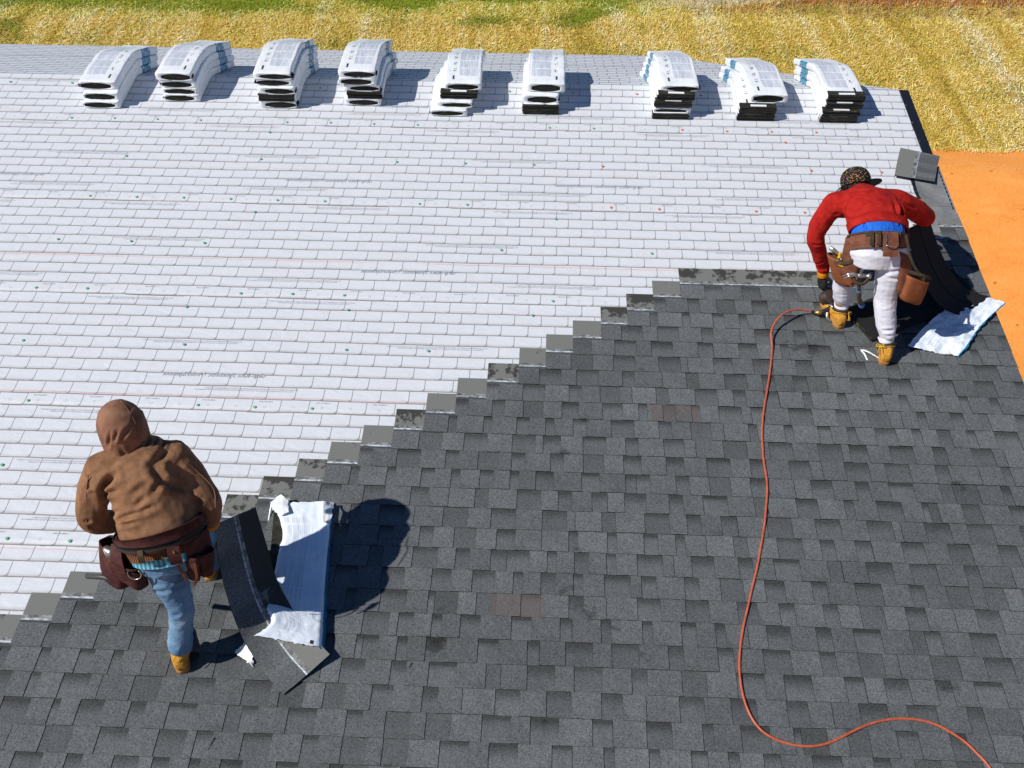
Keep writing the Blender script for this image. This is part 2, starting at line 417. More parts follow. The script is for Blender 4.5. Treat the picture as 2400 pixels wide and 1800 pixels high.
M_edge = Mat('asphalt_cut_edge', .9, .1).col((.012, .012, .013)).m
def mat_headlap():
    M = Mat('shingle_headlap', .8, .25); w = M.geo(); o = M.coord('Object')
    x, y, z = M.xyz(o)
    a = M.noise(w, 9, 5, .7); g = M.noise(o, 500, 1)
    st = (a + (y - .25)*1.1 + (M.objrand() - .5)*.4 - .66).sm(0, .07)
    c = M.mix(st, M.ramp(g, [(.3, (.14, .145, .137)), (.7, (.215, .22, .208))]), M.ramp(g, [(.3, (.026, .027, .024)), (.7, (.07, .072, .066))]))
    M.col(c); M.bump(g, .3, .002); return M.m
M_head = mat_headlap()
M_strip = Mat('sealant_release_film', .35, .6); _n = M_strip.noise(M_strip.scale(M_strip.geo(), (1, 3, 3)), 22, 4, .7); M_strip.col(M_strip.ramp(_n, [(.36, (.10, .105, .105)), (.5, (.42, .45, .48)), (.62, (.66, .70, .75))])); M_strip = M_strip.m
M_haze = Mat('sealant_haze', .6, .3); _n = M_haze.noise(M_haze.geo(), 30, 4, .7); M_haze.col(M_haze.ramp(_n, [(.4, (.08, .085, .085)), (.62, (.30, .31, .32))])); M_haze = M_haze.m
SH_MATS = [M_gran, M_edge, M_head, M_strip, M_haze]
def shingle_mesh(w, seed, tone=1.0):
    rg = random.Random(seed); mb = MB(); tone_v = []
    def slab(x0, x1, y0, y1, z0, z1, ts, m=0, top_cols=None):
        """box with the top split along y by ts = [(y, tone)...]"""
        ys = [a for a, _ in ts]; v = []; f = []; mi = []; n = len(ys)
        for yy, t in ts: v += [(x0, yy, z1), (x1, yy, z1)]; tone_v.extend([t*tone]*2)
        for i in range(n-1): f.append((2*i, 2*i+1, 2*i+3, 2*i+2)); mi.append(m)
        b = len(v); v += [(x0, y0, z0), (x1, y0, z0), (x1, y1, z0), (x0, y1, z0), (x0, y0, z1), (x1, y0, z1), (x1, y1, z1), (x0, y1, z1)]; tone_v.extend([.02]*8)
        f += [(b, b+1, b+5, b+4), (b+1, b+2, b+6, b+5), (b+3, b, b+4, b+7)]; mi += [1, 1, 1]
        base = len(mb.v); mb.v += v; mb.f += [tuple(i+base for i in q) for q in f]; mb.mi += mi
    x = 0.0; tooth = rg.random() < .5; E_ = EXPO+.001
    while x < w-1e-4:
        wd = rg.choice((.11, .13, .15, .17, .185)) if tooth else rg.choice((.06, .09, .12, .14, .16))
        x1 = min(w, x+wd)
        if w-x1 < .035: x1 = w
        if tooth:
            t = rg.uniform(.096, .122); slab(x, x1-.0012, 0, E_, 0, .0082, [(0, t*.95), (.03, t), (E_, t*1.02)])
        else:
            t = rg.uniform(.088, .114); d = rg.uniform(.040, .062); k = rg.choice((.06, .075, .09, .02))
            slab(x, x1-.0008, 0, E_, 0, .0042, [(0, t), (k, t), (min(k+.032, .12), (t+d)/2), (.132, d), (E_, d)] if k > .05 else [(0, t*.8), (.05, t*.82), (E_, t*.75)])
        x = x1; tooth = not tooth
    for y0, y1, z, m in ((E_, .168, .0042, 0), (.168, .181, .005, 3), (.181, .203, .0043, 4), (.203, SHH, .0042, 2)):
        slab(0, w, y0, y1, 0, z, [(y0, .075), (y1, .06)], m)
    me = mb.me('shingle')
    at = me.attributes.new('tone', 'FLOAT', 'POINT'); at.data.foreach_set('value', tone_v)
    for m in SH_MATS: me.materials.append(m)
    return me
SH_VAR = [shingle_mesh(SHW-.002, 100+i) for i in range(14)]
SH_TILT = math.atan2(.0108, SHH)
def put_shingle(u, v, w, rg, full):
    me = rg.choice(SH_VAR) if full else shingle_mesh(w-.002, rg.randrange(10**6))
    o = bpy.data.objects.new('shingle', me); COL.objects.link(o); o.parent = roof
    o.location = (u, v+rg.uniform(-.0015, .0015), .0062+.0108); o.rotation_euler = (-SH_TILT, 0, rg.uniform(-.0018, .0018)); return o
def make_shingles():
    rg = random.Random(11); rust = []
    for k in range(0, 35):
        v = V0-k*EXPO; u = 1.08-.2078*k + rg.uniform(-.012, .012)
        first = True
        while u < RAKE_U+.02-1e-3:
            w = min(SHW, RAKE_U+.02+rg.uniform(-.004, .004)-u)
            if w < .05: break
            if u+w > -5.2:
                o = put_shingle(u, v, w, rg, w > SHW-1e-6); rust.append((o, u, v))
            u += SHW
    for k in range(-5, 0):
        v = V0-k*EXPO; u = 3.27-.2078*(k+5)
        put_shingle(u, v, RAKE_U+.02-u, rg, False)
    for o, u, v in rust:            # a few rust tinted shingles
        for (a, b) in ((-.09, 2.5), (.55, 4.08)):
            if u <= a < u+SHW and v <= b < v+EXPO:
                o.data = o.data.copy(); o.data.materials[0] = M_granr; o.data.name = 'shingle_rust'
make_shingles()

# ---- rake: metal drip edge, starter strip with sealant dashes
def make_rake():
    M = Mat('black_drip_edge', .35, .5); M.col((.012, .014, .022)); 
    mb = MB().box(RAKE_U-.085, RAKE_U, 1.0, RIDGE_V, .0075, .0095).box(RAKE_U-.002, RAKE_U+.003, 1.0, RIDGE_V, -.045, .0095)
    mb.box(RAKE_U-.045, RAKE_U-.040, 1.0, RIDGE_V, .0095, .0115)
    link('drip_edge', mb.me('drip_edge'), [M.m], roof)
    Mn = Mat('brass_nail', .4).col((.5, .36, .12)).metal(.7).m
    for v in (7.75, 7.48, 7.2, 6.98, 6.86):
        link('nail_head', mesh('nail_head', *tube_vf([(0, 0, 0), (0, 0, .003)], .006, 8)), [Mn], roof, (RAKE_U-.074, v, .0096))
    # starter
    S = Mat('starter_granules', .9, .2); o = S.geo(); g = S.noise(o, 300, 2); b = S.noise(o, 6, 4); S.col(S.ramp(g*.6+b*.4, [(.35, (.09, .094, .098)), (.5, (.19, .197, .205)), (.65, (.32, .33, .34))])); S.bump(g, .4, .003)
    for v0, v1 in ((4.9, 6.30), (6.303, 6.84)):
        link('starter_strip', MB().box(RAKE_U-.262, RAKE_U+.012, v0, v1, .0098, .0135).me('starter'), [S.m], roof)
    T = Mat('black_sealant', .3, .6); n = T.noise(T.geo(), 60, 4, .7); T.col(T.ramp(n, [(.45, (.008, .009, .012)), (.62, (.02, .03, .04)), (.75, (.25, .3, .32))])); T = T.m
    for i in range(11):
        v = 6.80-i*.052; link('sealant_dash', MB().box(RAKE_U-.012, RAKE_U-.001, v-.018, v+.018, .0136, .0150).me('dash'), [T], roof)
    pts = [(RAKE_U-.262+.006*noise.noise(Vector((0, v*9, 0))), v) for v in np.linspace(6.84, 5.6, 50)]
    vv = [(u-.020-.006*noise.noise(Vector((4, v*14, 0))), v, .0145) for u, v in pts]+[(u+.010+.005*noise.noise(Vector((9, v*20, 0))), v, .0148) for u, v in pts]
    n = len(pts); ff = [(i, i+1, n+i+1, n+i) for i in range(n-1)]
    link('sealant_bead', mesh('bead', vv, ff), [T], roof)
make_rake()

# ================================================================== BUNDLES of shingles draped over the ridge
def mat_wrapper(name, seed):
    M = Mat(name, .32, .55)
    u, v, _ = M.xyz(M.coord(uv='UVMap'))       # u 0..1 top, 1..2 right side, 2..3 bottom, 3..4 left side ; v = metres from the front
    P = M.vec(u*.35, v, float(seed))
    top = u.lt(1.0); flip = seed % 2
    ut = u if not flip else (1.0 - u)
    # three blocks of small print on one half: fine lines running along the bundle, broken up
    blk = ((v - .10)/.13).fract(); inb = blk.gt(.08)*v.gt(.10)*v.lt(.10+.13*6)*ut.gt(.36)*ut.lt(.93)
    fine = M.noise(M.vec(u*60.0, v*3.0, float(seed)), 1.0, 2, .7); fine2 = M.noise(M.vec(u*200.0, v*90.0, float(seed)), 1.0, 2, .6)
    txt = inb*(fine - .40).sm(0, .12)*((fine2*.5) + .5)
    inb2 = ut.gt(.16)*ut.lt(.36)*v.gt(.2)*v.lt(.95)
    pic = M.noise(P, 30, 3, .7)
    txt2 = inb2*(pic - .56).sm(0, .06)*.55
    badge = ut.gt(.165)*ut.lt(.225)*v.gt(.055)*v.lt(.115)
    pics = ut.gt(.17)*ut.lt(.27)*((v - .18)/.11).fract().lt(.45)*v.gt(.18)*v.lt(.60)*(M.noise(P, 55, 1) - .5).sm(-.02, .04)
    w = M.ramp(M.noise(P, 6, 3), [(.3, (.78, .82, .86)), (.7, (.88, .90, .92))])
    c = M.mix(top*txt.mx(txt2)*.7, w, (.22, .26, .40))
    c = M.mix(top*badge.mx(pics*.8), c, (.05, .045, .04))
    side = 1.0 - top
    band = side*(v - .66).sm(-.004, .004)*(1.0 - (v - .86).sm(-.004, .004))
    swirl = (M.noise(P, 22, 2) - .58).sm(-.01, .02)
    c = M.mix(band*(1.0 - swirl*.75), c, (.012, .20, .38))
    s2 = side*(v - .2).sm(0, .02)*(1.0 - (v - .6).sm(0, .02))*(M.noise(P, 38, 2) - .62).sm(0, .03)
    c = M.mix(s2*.8, c, (.08, .10, .12))
    M.col(c); wr = M.noise(M.scale(P, (2.2, 1, 1)), 16, 4, .65, .6)
    M.bump(wr + M.noise(M.scale(P, (5, 1, 1)), 22, 3, .6, 1.0)*.6, .38, .014); return M.m
M_wrap = [mat_wrapper('bundle_wrapper_%s' % 'ab'[i], i) for i in range(2)]
M_film = Mat('white_poly_film', .3, .55); _n = M_film.noise(M_film.coord('Object'), 30, 4); M_film.col((.78, .81, .83)); M_film.bump(_n, .4, .01); M_film = M_film.m
def mat_stackend():
    M = Mat('shingle_stack_edge', .85, .25); x, y, z = M.xyz(M.coord('Object'))
    a = M.noise(M.vec(x*6.0, y*6.0, z*420.0), 1.0, 3, .7); b = M.noise(M.vec(x*9.0, 0.0, z*160.0), 1.0, 2)
    c = M.ramp(a, [(.35, (.006, .006, .005)), (.55, (.03, .029, .024)), (.72, (.085, .08, .062))])
    c = M.mix((b - .66).sm(0, .05)*.6, c, (.20, .20, .06)); M.col(c); M.bump(a, .8, .006); return M.m
M_stack = mat_stackend()
BT, BW, BL = .098, .345, 1.04
def bundle(parent, u0, du, vf, h0, thick, open_, twist, seed, droop=.0, far_shift=0.0):
    """one wrapped bundle bent over the ridge. u0 centre, vf distance of its front end below the ridge, h0 height above the roof"""
    rg = random.Random(seed); nS = 40; half = TWO_P/2; Rr = .30+h0
    path = []; s0 = -vf
    arc = Rr*half
    def at(s):
        if s < -arc: a = half; b = s+arc; base = Vector((math.sin(-half)*Rr, math.cos(half)*Rr)); d = Vector((math.cos(half), math.sin(half))); p = base+d*b; nrm = Vector((-math.sin(half), math.cos(half)))
        elif s > arc: b = s-arc; base = Vector((math.sin(half)*Rr, math.cos(half)*Rr)); d = Vector((math.cos(half), -math.sin(half))); p = base+d*b; nrm = Vector((math.sin(half), math.cos(half)))
        else: t = s/Rr; p = Vector((math.sin(t)*Rr, math.cos(t)*Rr)); nrm = Vector((math.sin(t), math.cos(t)))
        return p, nrm
    z_ref = .30/math.cos(half)           # keeps h0 = 0 touching the slopes
    cs = []
    hw, ht = BW/2+rg.uniform(-.004, .004), thick/2
    rr_ = min(ht*.5, .018)
    sec = []; su = []
    K = 5
    def corner(cx, cy, a0, u_a, u_b):
        for k in range(K): a = a0-math.pi/2*k/(K-1); sec.append((cx+rr_*math.cos(a), cy+rr_*math.sin(a))); su.append(u_a+(u_b-u_a)*k/(K-1))
    # start at top-left going right
    corner(-hw+rr_, ht-rr_, math.pi, 3.95, 4.0-1e-3); 
    n0 = len(sec)
    su[K-1] = 0.0
    for k in range(1, 7): sec.append((-hw+rr_+(2*hw-2*rr_)*k/7, ht)); su.append(k/7)
    corner(hw-rr_, ht-rr_, math.pi/2, 1.0, 1.1); corner(hw-rr_, -ht+rr_, 0, 1.9, 2.0)
    for k in range(1, 7): sec.append((hw-rr_-(2*hw-2*rr_)*k/7, -ht)); su.append(2+k/7)
    corner(-hw+rr_, -ht+rr_, -math.pi/2, 3.0, 3.1)
    ns = len(sec); verts = []; uvs = []
    for i in range(nS+1):
        s = s0+BL*i/nS; p, nm = at(s); t = i/nS
        lift = droop*max(0, 1-t*4)**2
        puff = (1+.05*math.sin(t*math.pi))*(1-.14*t)
        for (a, b), q in zip(sec, su):
            b2 = b*puff*(1-.12*max(0, t-.9)*10*.3)+ht*(1-.14*t)+h0*(1-.14*t) + .007*noise.noise(Vector((a*9, s*6, seed)))+.004*(1-2*abs(noise.noise(Vector((a*16, s*13, seed+.5)))))-lift
            uu = u0+du+a*(1+.01*noise.noise(Vector((b*9, s*5, seed))))+twist*(t-.3)+far_shift*max(0, t-.55)
            # offset along the normal from the smoothed ridge profile
            P2 = p + nm*(b2-h0)
            verts.append((uu, P2.x, P2.y)); uvs.append((q, BL*i/nS))
    faces = []
    for i in range(nS):
        for k in range(ns): k2 = (k+1) % ns; faces.append((i*ns+k, (i+1)*ns+k, (i+1)*ns+k2, i*ns+k2))
    # far end cap
    faces.append(tuple(nS*ns+k for k in range(ns)))
    # front end: film folded round the end leaving a lens shaped opening
    cen = [sum(v[j] for v in verts[:ns])/ns for j in range(3)]
    if open_: droop = 0.0
    ow, oh = (hw*rg.uniform(.86, .97), ht*rg.uniform(.80, .93)) if not open_ else (hw*.99, ht*.985)
    ox = rg.uniform(-.03, .03) if not open_ else 0
    p, nm = at(s0); tdir = Vector((nm.y, -nm.x))
    b = len(verts); ring2 = []
    for (a, bb) in sec:
        an = math.atan2(bb/ht, a/hw); e = .65 if not open_ else .5
        x = ow*math.copysign(abs(math.cos(an))**(1 if not open_ else .55), math.cos(an)); y = oh*math.copysign(abs(math.sin(an))**(1.25 if not open_ else .5), math.sin(an))
        P2 = p + nm*(y+ht-droop) - tdir*(.006+.004*rg.random()); ring2.append((u0+du-twist*.3+x+ox, P2.x, P2.y))
    ring3 = []
    for (x, a, c) in ring2: q = Vector((a, c))+tdir*.03; ring3.append((x, q.x, q.y))
    verts += ring2+ring3; uvs += [(.5, .0)]*(2*ns)
    for k in range(ns):
        k2 = (k+1) % ns; faces += [(k, k2, b+k2, b+k), (b+k, b+k2, b+ns+k2, b+ns+k)]
    me = mesh('bundle_wrapper', verts, faces, True, uvs=uvs)
    # local ridge frame -> world : ridge at z of the rounded profile so that h0=0 touches
    o = link('wrapper', me, [M_wrap[rg.randrange(2)]], parent)
    # shingles inside, seen at the open front
    mb = MB(); nl = 7; lay = oh*2/nl
    for i in range(nl):
        y = -oh+lay*(i+.5); f_ = (1-(y/oh)**2)**.5 if not open_ else 1; w = ow*(.45+.55*f_) if not open_ else hw*.975
        pts = []
        jit = rg.uniform(-.008, .004); j2 = rg.uniform(-.006, .006)
        for x in (-w+j2, w+j2):
            for yy in (y-lay*.44, y+lay*.44):
                for dd in ((-.022+jit) if open_ else -.002+jit*.4, .05):
                    P2 = p + nm*(yy+ht-droop)+tdir*dd; pts.append((u0+du-twist*.3+x+ox, P2.x, P2.y))
        mb.add(pts, [(0, 4, 6, 2), (1, 3, 7, 5), (0, 1, 5, 4), (2, 6, 7, 3), (0, 2, 3, 1), (4, 5, 7, 6)])
    link('shingle_layers', mb.me('layers'), [M_stack], o)
    return o
RC = RW(0, RIDGE_V); RIDGE_Y, RIDGE_Z = RC.y, RC.z
STACKS = [   # u centre of the lowest bundle, front v, list of (du, dvf, thick, open, twist), label
 (-4.205, 7.45, [(.0, .0, .1, 0, 0), (.015, -.02, .11, 0, .01), (.005, -.05, .12, 0, .03)], 'leftmost stack of three on the ridge'),
 (-3.47, 7.585, [(.0, .0, .1, 0, .02), (.005, .0, .09, 0, .04), (.01, .01, .1, 0, .03), (-.005, .03, .11, 0, .07)], 'tall four bundle stack second from the left'),
 (-2.537, 7.51, [(.0, .0, .1, 0, 0), (.0, -.0, .085, 1, .01), (.005, .01, .1, 0, 0), (.01, .0, .085, 0, .01), (-.01, .02, .09, 0, .0)], 'five bundle stack third from the left'),
 (-1.745, 7.575, [(.0, .0, .1, 0, 0), (.025, -.01, .09, 1, 0), (.01, .0, .09, 0, .01), (-.025, .02, .1, 0, -.0), (-.02, .03, .09, 0, .01)], 'stack of five fourth from the left'),
 (-.92, 7.437, [(.0, .0, .095, 0, 0), (.045, -.04, .09, 0, -.01), (.085, -.09, .085, 1, -.02), (.125, -.11, .11, 0, -.03)], 'stepped stack of four in the middle'),
 (-.065, 7.517, [(.0, .0, .12, 1, 0), (-.005, -.0, .11, 0, 0), (.045, -.03, .11, 0, 0)], 'lone three bundle stack right of the middle'),
 (1.145, 7.478, [(.0, .0, .085, 1, 0), (.01, .0, .075, 0, 0), (.01, -.01, .08, 1, .0), (.025, -.03, .085, 1, -.02), (.05, -.06, .09, 0, -.05)], 'stack of five third from the right'),
 (1.927, 7.48, [(.0, .0, .09, 1, 0), (.005, .0, .09, 1, -.02), (.085, -.06, .11, 0, -.09)], 'three bundle stack second from the right'),
 (2.69, 7.478, [(.0, .0, .085, 1, 0), (.0, .0, .085, 1, -.03), (.015, -.03, .07, 1, -.06), (.01, -.05, .1, 1, -.10)], 'rightmost stack of four nearest the rake edge'),
]
POSN = {3: ('lowest', 'middle', 'topmost'), 4: ('lowest', 'second lowest', 'second highest', 'topmost'), 5: ('lowest', 'second lowest', 'middle', 'second highest', 'topmost')}
def make_stacks():
    half = TWO_P/2
    for si, (u, vf, bl, lab) in enumerate(STACKS):
        h = .008; sc = (.72, .74, .75, .74, .68, .80, .66, .74, .66)[si]
        for bi, (du, dv, th, op, tw) in enumerate(bl):
            th *= sc; root = empty('shingle_bundle', RW(u+du, vf-dv, h), '%s bundle of the %s' % (POSN[len(bl)][bi], lab), 'shingle bundle', 'white wrapped shingle bundles stacked along the ridge')
            b = bundle(root, 0.0, du, RIDGE_V-vf+dv, h, th, op, tw, si*10+bi, droop=.0 if bi == 0 else .012, far_shift=(-.09 if u > 1 else .05 if u < -3 else 0)*(len(bl)-1-bi)*.3)
            tl = PITCH-half; b.rotation_euler = (tl, 0, 0); b.location = Vector((u, RIDGE_Y, RIDGE_Z))+Matrix.Rotation(tl, 3, 'X') @ Vector((0, 0, -.30/math.cos(half)))-root.location
            h += th+.003
make_stacks()

# ================================================================== PEOPLE
def fabric(name, c1, c2, scale=14, rough=.85, weave=700, bstr=.25, wr=9, wstr=.35, stretch=(1, 1, 1)):
    M = Mat(name, rough, .15); o = M.geo()
    a = M.noise(M.scale(o, stretch), scale, 4, .6); w = M.noise(o, weave, 1); f = M.noise(M.scale(o, stretch), wr, 3, .5, .8)
    M.col(M.mix((a - .3).sm(0, .4), c1, c2)); M.bump(w*.12 + f*wstr*2.0, bstr, .02); return M.m
M_skin = Mat('skin', .5, .35).col((.42, .22, .14)).m
M_canvas = fabric('brown_duck_canvas', (.165, .082, .043), (.30, .157, .084), 11, .85, 420, .45)
M_hood = fabric('brown_hood_lining', (.165, .08, .05), (.275, .14, .088), 10, .88, 420, .4)
M_jeans = Mat('faded_denim', .85, .15); _o = M_jeans.geo(); _a = M_jeans.noise(_o, 6, 5, .6); _w = M_jeans.noise(M_jeans.scale(_o, (3, 3, 1)), 300, 2); _f = M_jeans.noise(M_jeans.scale(_o, (1, 1, 2.2)), 13, 3, .5, .7)
M_jeans.col(M_jeans.mix((_w - .4).sm(0, .3)*.3, M_jeans.ramp(_a, [(.3, (.055, .125, .24)), (.5, (.105, .215, .36)), (.68, (.22, .34, .46))]), (.33, .42, .52))); M_jeans.bump(_f + _w*.1, .45, .02); M_jeans = M_jeans.m
M_red = fabric('red_fleece', (.31, .010, .009), (.45, .020, .013), 16, .9, 350, .4, 12, .3)
M_white = fabric('white_sweatpants', (.60, .60, .68), (.72, .72, .79), 8, .85, 600, .3, 16, .15, (1, 1, 2))
M_blue = fabric('blue_shorts', (.015, .12, .62), (.02, .17, .72), 9, .6, 400, .5, 34, .8, (3, 1, .4))
M_nub = Mat('wheat_nubuck', .75, .25); _o = M_nub.geo(); _a = M_nub.noise(_o, 22, 4); M_nub.col(M_nub.ramp(_a, [(.3, (.44, .20, .026)), (.6, (.60, .29, .04)), (.8, (.66, .36, .07))])); M_nub.bump(_a, .3, .008); M_nub = M_nub.m
M_sole = Mat('boot_sole', .7, .3).col((.40, .19, .045)).m
M_collar = Mat('boot_collar', .5, .4).col((.035, .024, .018)).m
M_lace = Mat('boot_lace', .7).col((.62, .36, .03)).m
M_leather = fabric('brown_suede', (.13, .047, .028), (.215, .085, .05), 16, .8, 500, .3, 12, .3)
M_leather2 = fabric('orange_suede', (.20, .062, .026), (.29, .10, .042), 16, .8, 500, .3, 12, .3)
M_maroon = fabric('maroon_suede', (.045, .016, .015), (.10, .035, .032), 18, .75, 500, .3, 14, .3)
M_web = fabric('olive_webbing', (.055, .040, .024), (.085, .062, .036), 30, .8, 800, .3)
M_black = Mat('black_webbing', .7, .3).col((.014, .013, .014)).m
M_steel = Mat('worn_steel', .32, .5).col((.52, .50, .46)).metal(.9).m
M_dsteel = Mat('dark_steel', .4, .5).col((.12, .115, .11)).metal(.8).m
M_yel = Mat('yellow_plastic', .4, .4).col((.75, .42, .01)).m
M_gor = fabric('orange_glove_knit', (.62, .20, .008), (.78, .28, .012), 30, .85, 500)
M_gbl = fabric('black_glove_coating', (.012, .012, .012), (.032, .031, .030), 30, .45, 300, .3)
M_rib = Mat('brown_rib_knit', .9, .15); _o = M_rib.coord('Object'); _x, _y, _z = M_rib.xyz(_o); _r = ((_x*520.0).sin()*.5 + .5); M_rib.col(M_rib.mix(_r, (.05, .02, .01), (.20, .092, .042))); M_rib.bump(_r, .5, .004); M_rib = M_rib.m
M_plaid = Mat('turquoise_plaid', .8); _x, _y, _z = M_plaid.xyz(M_plaid.geo()); _r = (_x*260.0).sin().gt(.2); M_plaid.col(M_plaid.mix(_r*.7, (.015, .22, .32), (.3, .45, .5))); M_plaid = M_plaid.m

def loft_vf(rings, seg=24, cap=True, power=1.0):
    """rings: (centre, half-width vector, half-depth vector)"""
    v, f = [], []
    for c, a, b in rings:
        for k in range(seg):
            t = 2*math.pi*k/seg; cc, ss = math.cos(t), math.sin(t)
            cc = math.copysign(abs(cc)**power, cc); ss = math.copysign(abs(ss)**power, ss)
            v.append(Vector(c)+Vector(a)*cc+Vector(b)*ss)
    n = len(rings)
    for i in range(n-1):
        for k in range(seg): k2 = (k+1) % seg; f.append((i*seg+k, i*seg+k2, (i+1)*seg+k2, (i+1)*seg+k))
    if cap: f.append(tuple(range(seg-1, -1, -1))); f.append(tuple(range((n-1)*seg, n*seg)))
    return v, f
def torso(rings, right):
    """rings: (centre, hw, hd) ; depth axis is perpendicular to the spine and to right"""
    P = [Vector(r[0]) for r in rings]; out = []
    for i, (c, hw, hd) in enumerate(rings):
        t = (P[min(i+1, len(P)-1)]-P[max(i-1, 0)]).normalized(); r = (right-t*right.dot(t)).normalized(); d = r.cross(t)
        out.append((Vector(c), r*hw, d*hd))
    return out
def limb(pts, r, n=5): 
    P = bez(pts, n); k = len(pts)-1; R = []
    for i in range(len(P)):
        t = i/n; j = min(int(t), k-1); q = t-j; q = q*q*(3-2*q); R.append(r[j]*(1-q)+r[j+1]*q)
    return tube_vf(P, R, 14, True, True)
def folds(me, segs, amp=.0, freq=5.0, stretch=(1, 1, 1), seed=0, fine=.0, along=None):
    """cloth folds: valley lines with a raised lip, plus soft wandering wrinkles"""
    n = len(me.vertices); co = np.empty(n*3); me.vertices.foreach_get('co', co); co = co.reshape(-1, 3); nr = np.empty(n*3); me.vertices.foreach_get('normal', nr); nr = nr.reshape(-1, 3)
    d = np.zeros(n); al = Vector(along).normalized() if along else None
    for p0, p1, w, dep in segs:
        a, b = np.array(p0), np.array(p1); ab = b-a; t = np.clip(((co-a)@ab)/(ab@ab), 0, 1); ds = np.linalg.norm(co-a-t[:, None]*ab, axis=1)
        env = np.sin(np.pi*np.clip(t, .04, .96))**.5
        d += env*dep*(-np.exp(-(ds/w)**2)+.6*np.exp(-((ds-2.0*w)/(1.1*w))**2))
    if amp or fine:
        for i in range(n):
            p = Vector((co[i, 0]*stretch[0], co[i, 1]*stretch[1], co[i, 2]*stretch[2])); s_ = Vector((seed*3.7, seed*1.3, 0))
            if al: p = p-al*p.dot(al)*.68
            p = p*freq
            q = p+s_+Vector((noise.noise(p*.5+s_), noise.noise(p*.5-s_), 0))*.9
            r_ = 1-abs(noise.noise(q))*2.2; r2_ = 1-abs(noise.noise(q*1.9+s_))*2.2
            d[i] += amp*(max(r_, -.6)**3*.9+.35*max(r2_, 0)**2-.3) + fine*noise.noise(q*3.1)
    me.vertices.foreach_set('co', (co+nr*d[:, None]).ravel()); me.update(); return me
def ring_belt(rings, right, thick, m_name, seg=40):
    """open band: loft of outer surface with thickness"""
    R = torso(rings, right); v, f = [], []
    for k_, off in ((0, 0), (1, thick)):
        for c, a, b in R:
            for k in range(seg):
                t = 2*math.pi*k/seg; d = a*math.cos(t)+b*math.sin(t); v.append(c+d+d.normalized()*off)
    n = len(R); h = n*seg
    for i in range(n-1):
        for k in range(seg):
            k2 = (k+1) % seg
            f.append((h+i*seg+k, h+i*seg+k2, h+(i+1)*seg+k2, h+(i+1)*seg+k)); f.append((i*seg+k2, i*seg+k, (i+1)*seg+k, (i+1)*seg+k2))
    for i in (0, n-1):
        for k in range(seg): k2 = (k+1) % seg; q = (i*seg+k, i*seg+k2, h+i*seg+k2, h+i*seg+k); f.append(q if i else q[::-1])
    return mesh(m_name, v, f, True)
def pouch_me(top, right, down, out, wt, wb, dt, db, h, seg=24, sag=.0, name='pouch'):
    """open-topped bag: right/down/out axes, half widths at top/bottom, half depths at top/bottom, height"""
    right, down, out = (Vector(a).normalized() for a in (right, down, out)); top = Vector(top); R = []
    for t, s_ in ((0, 1), (.12, .985), (.35, 1.0), (.65, 1.0), (.88, .96), (.97, .86), (1.0, .6)):
        w = (wt+(wb-wt)*t)*s_; d = (dt+(db-dt)*t+.18*dt*math.sin(math.pi*min(t, .9)))*s_
        R.append((top+down*h*t+out*(sag*t*t), right*w, out*d))
    v, f = loft_vf(R, seg, False, .62); n = len(R)
    f = [q[::-1] for q in f]; f.append(tuple((n-1)*seg+k for k in range(seg)))
    b = len(v)
    for t in (0, .06, .55):
        w = (wt+(wb-wt)*t)-.006; d = (dt+(db-dt)*t)-.006; c = top+down*h*t
        vv, _ = loft_vf([(c, right*w, out*d)], seg, False, .62); v += vv
    for k in range(seg):
        k2 = (k+1) % seg; f.append((k, b+k, b+k2, k2)[::-1])
        for i in range(2): f.append((b+i*seg+k, b+i*seg+k2, b+(i+1)*seg+k2, b+(i+1)*seg+k))
    f.append(tuple(b+2*seg+k for k in range(seg-1, -1, -1)))
    me = mesh(name, v, f, True); return me
def strap(pts, w, t, up=None, name='strap'):
    """flat strap along pts; up(i) gives the surface normal"""
    P = bez(pts, 6); v, f = [], []
    for i, p in enumerate(P):
        T = (P[min(i+1, len(P)-1)]-P[max(i-1, 0)]).normalized(); n = Vector(up).normalized(); s = T.cross(n).normalized()*w/2; n = s.cross(T).normalized()*t
        v += [p-s, p+s, p+s+n, p-s+n]
    for i in range(len(P)-1):
        for k in range(4): k2 = (k+1) % 4; f.append((i*4+k, i*4+k2, (i+1)*4+k2, (i+1)*4+k))
    f += [(3, 2, 1, 0), tuple(len(v)-4+k for k in range(4))]
    return mesh(name, v, f)
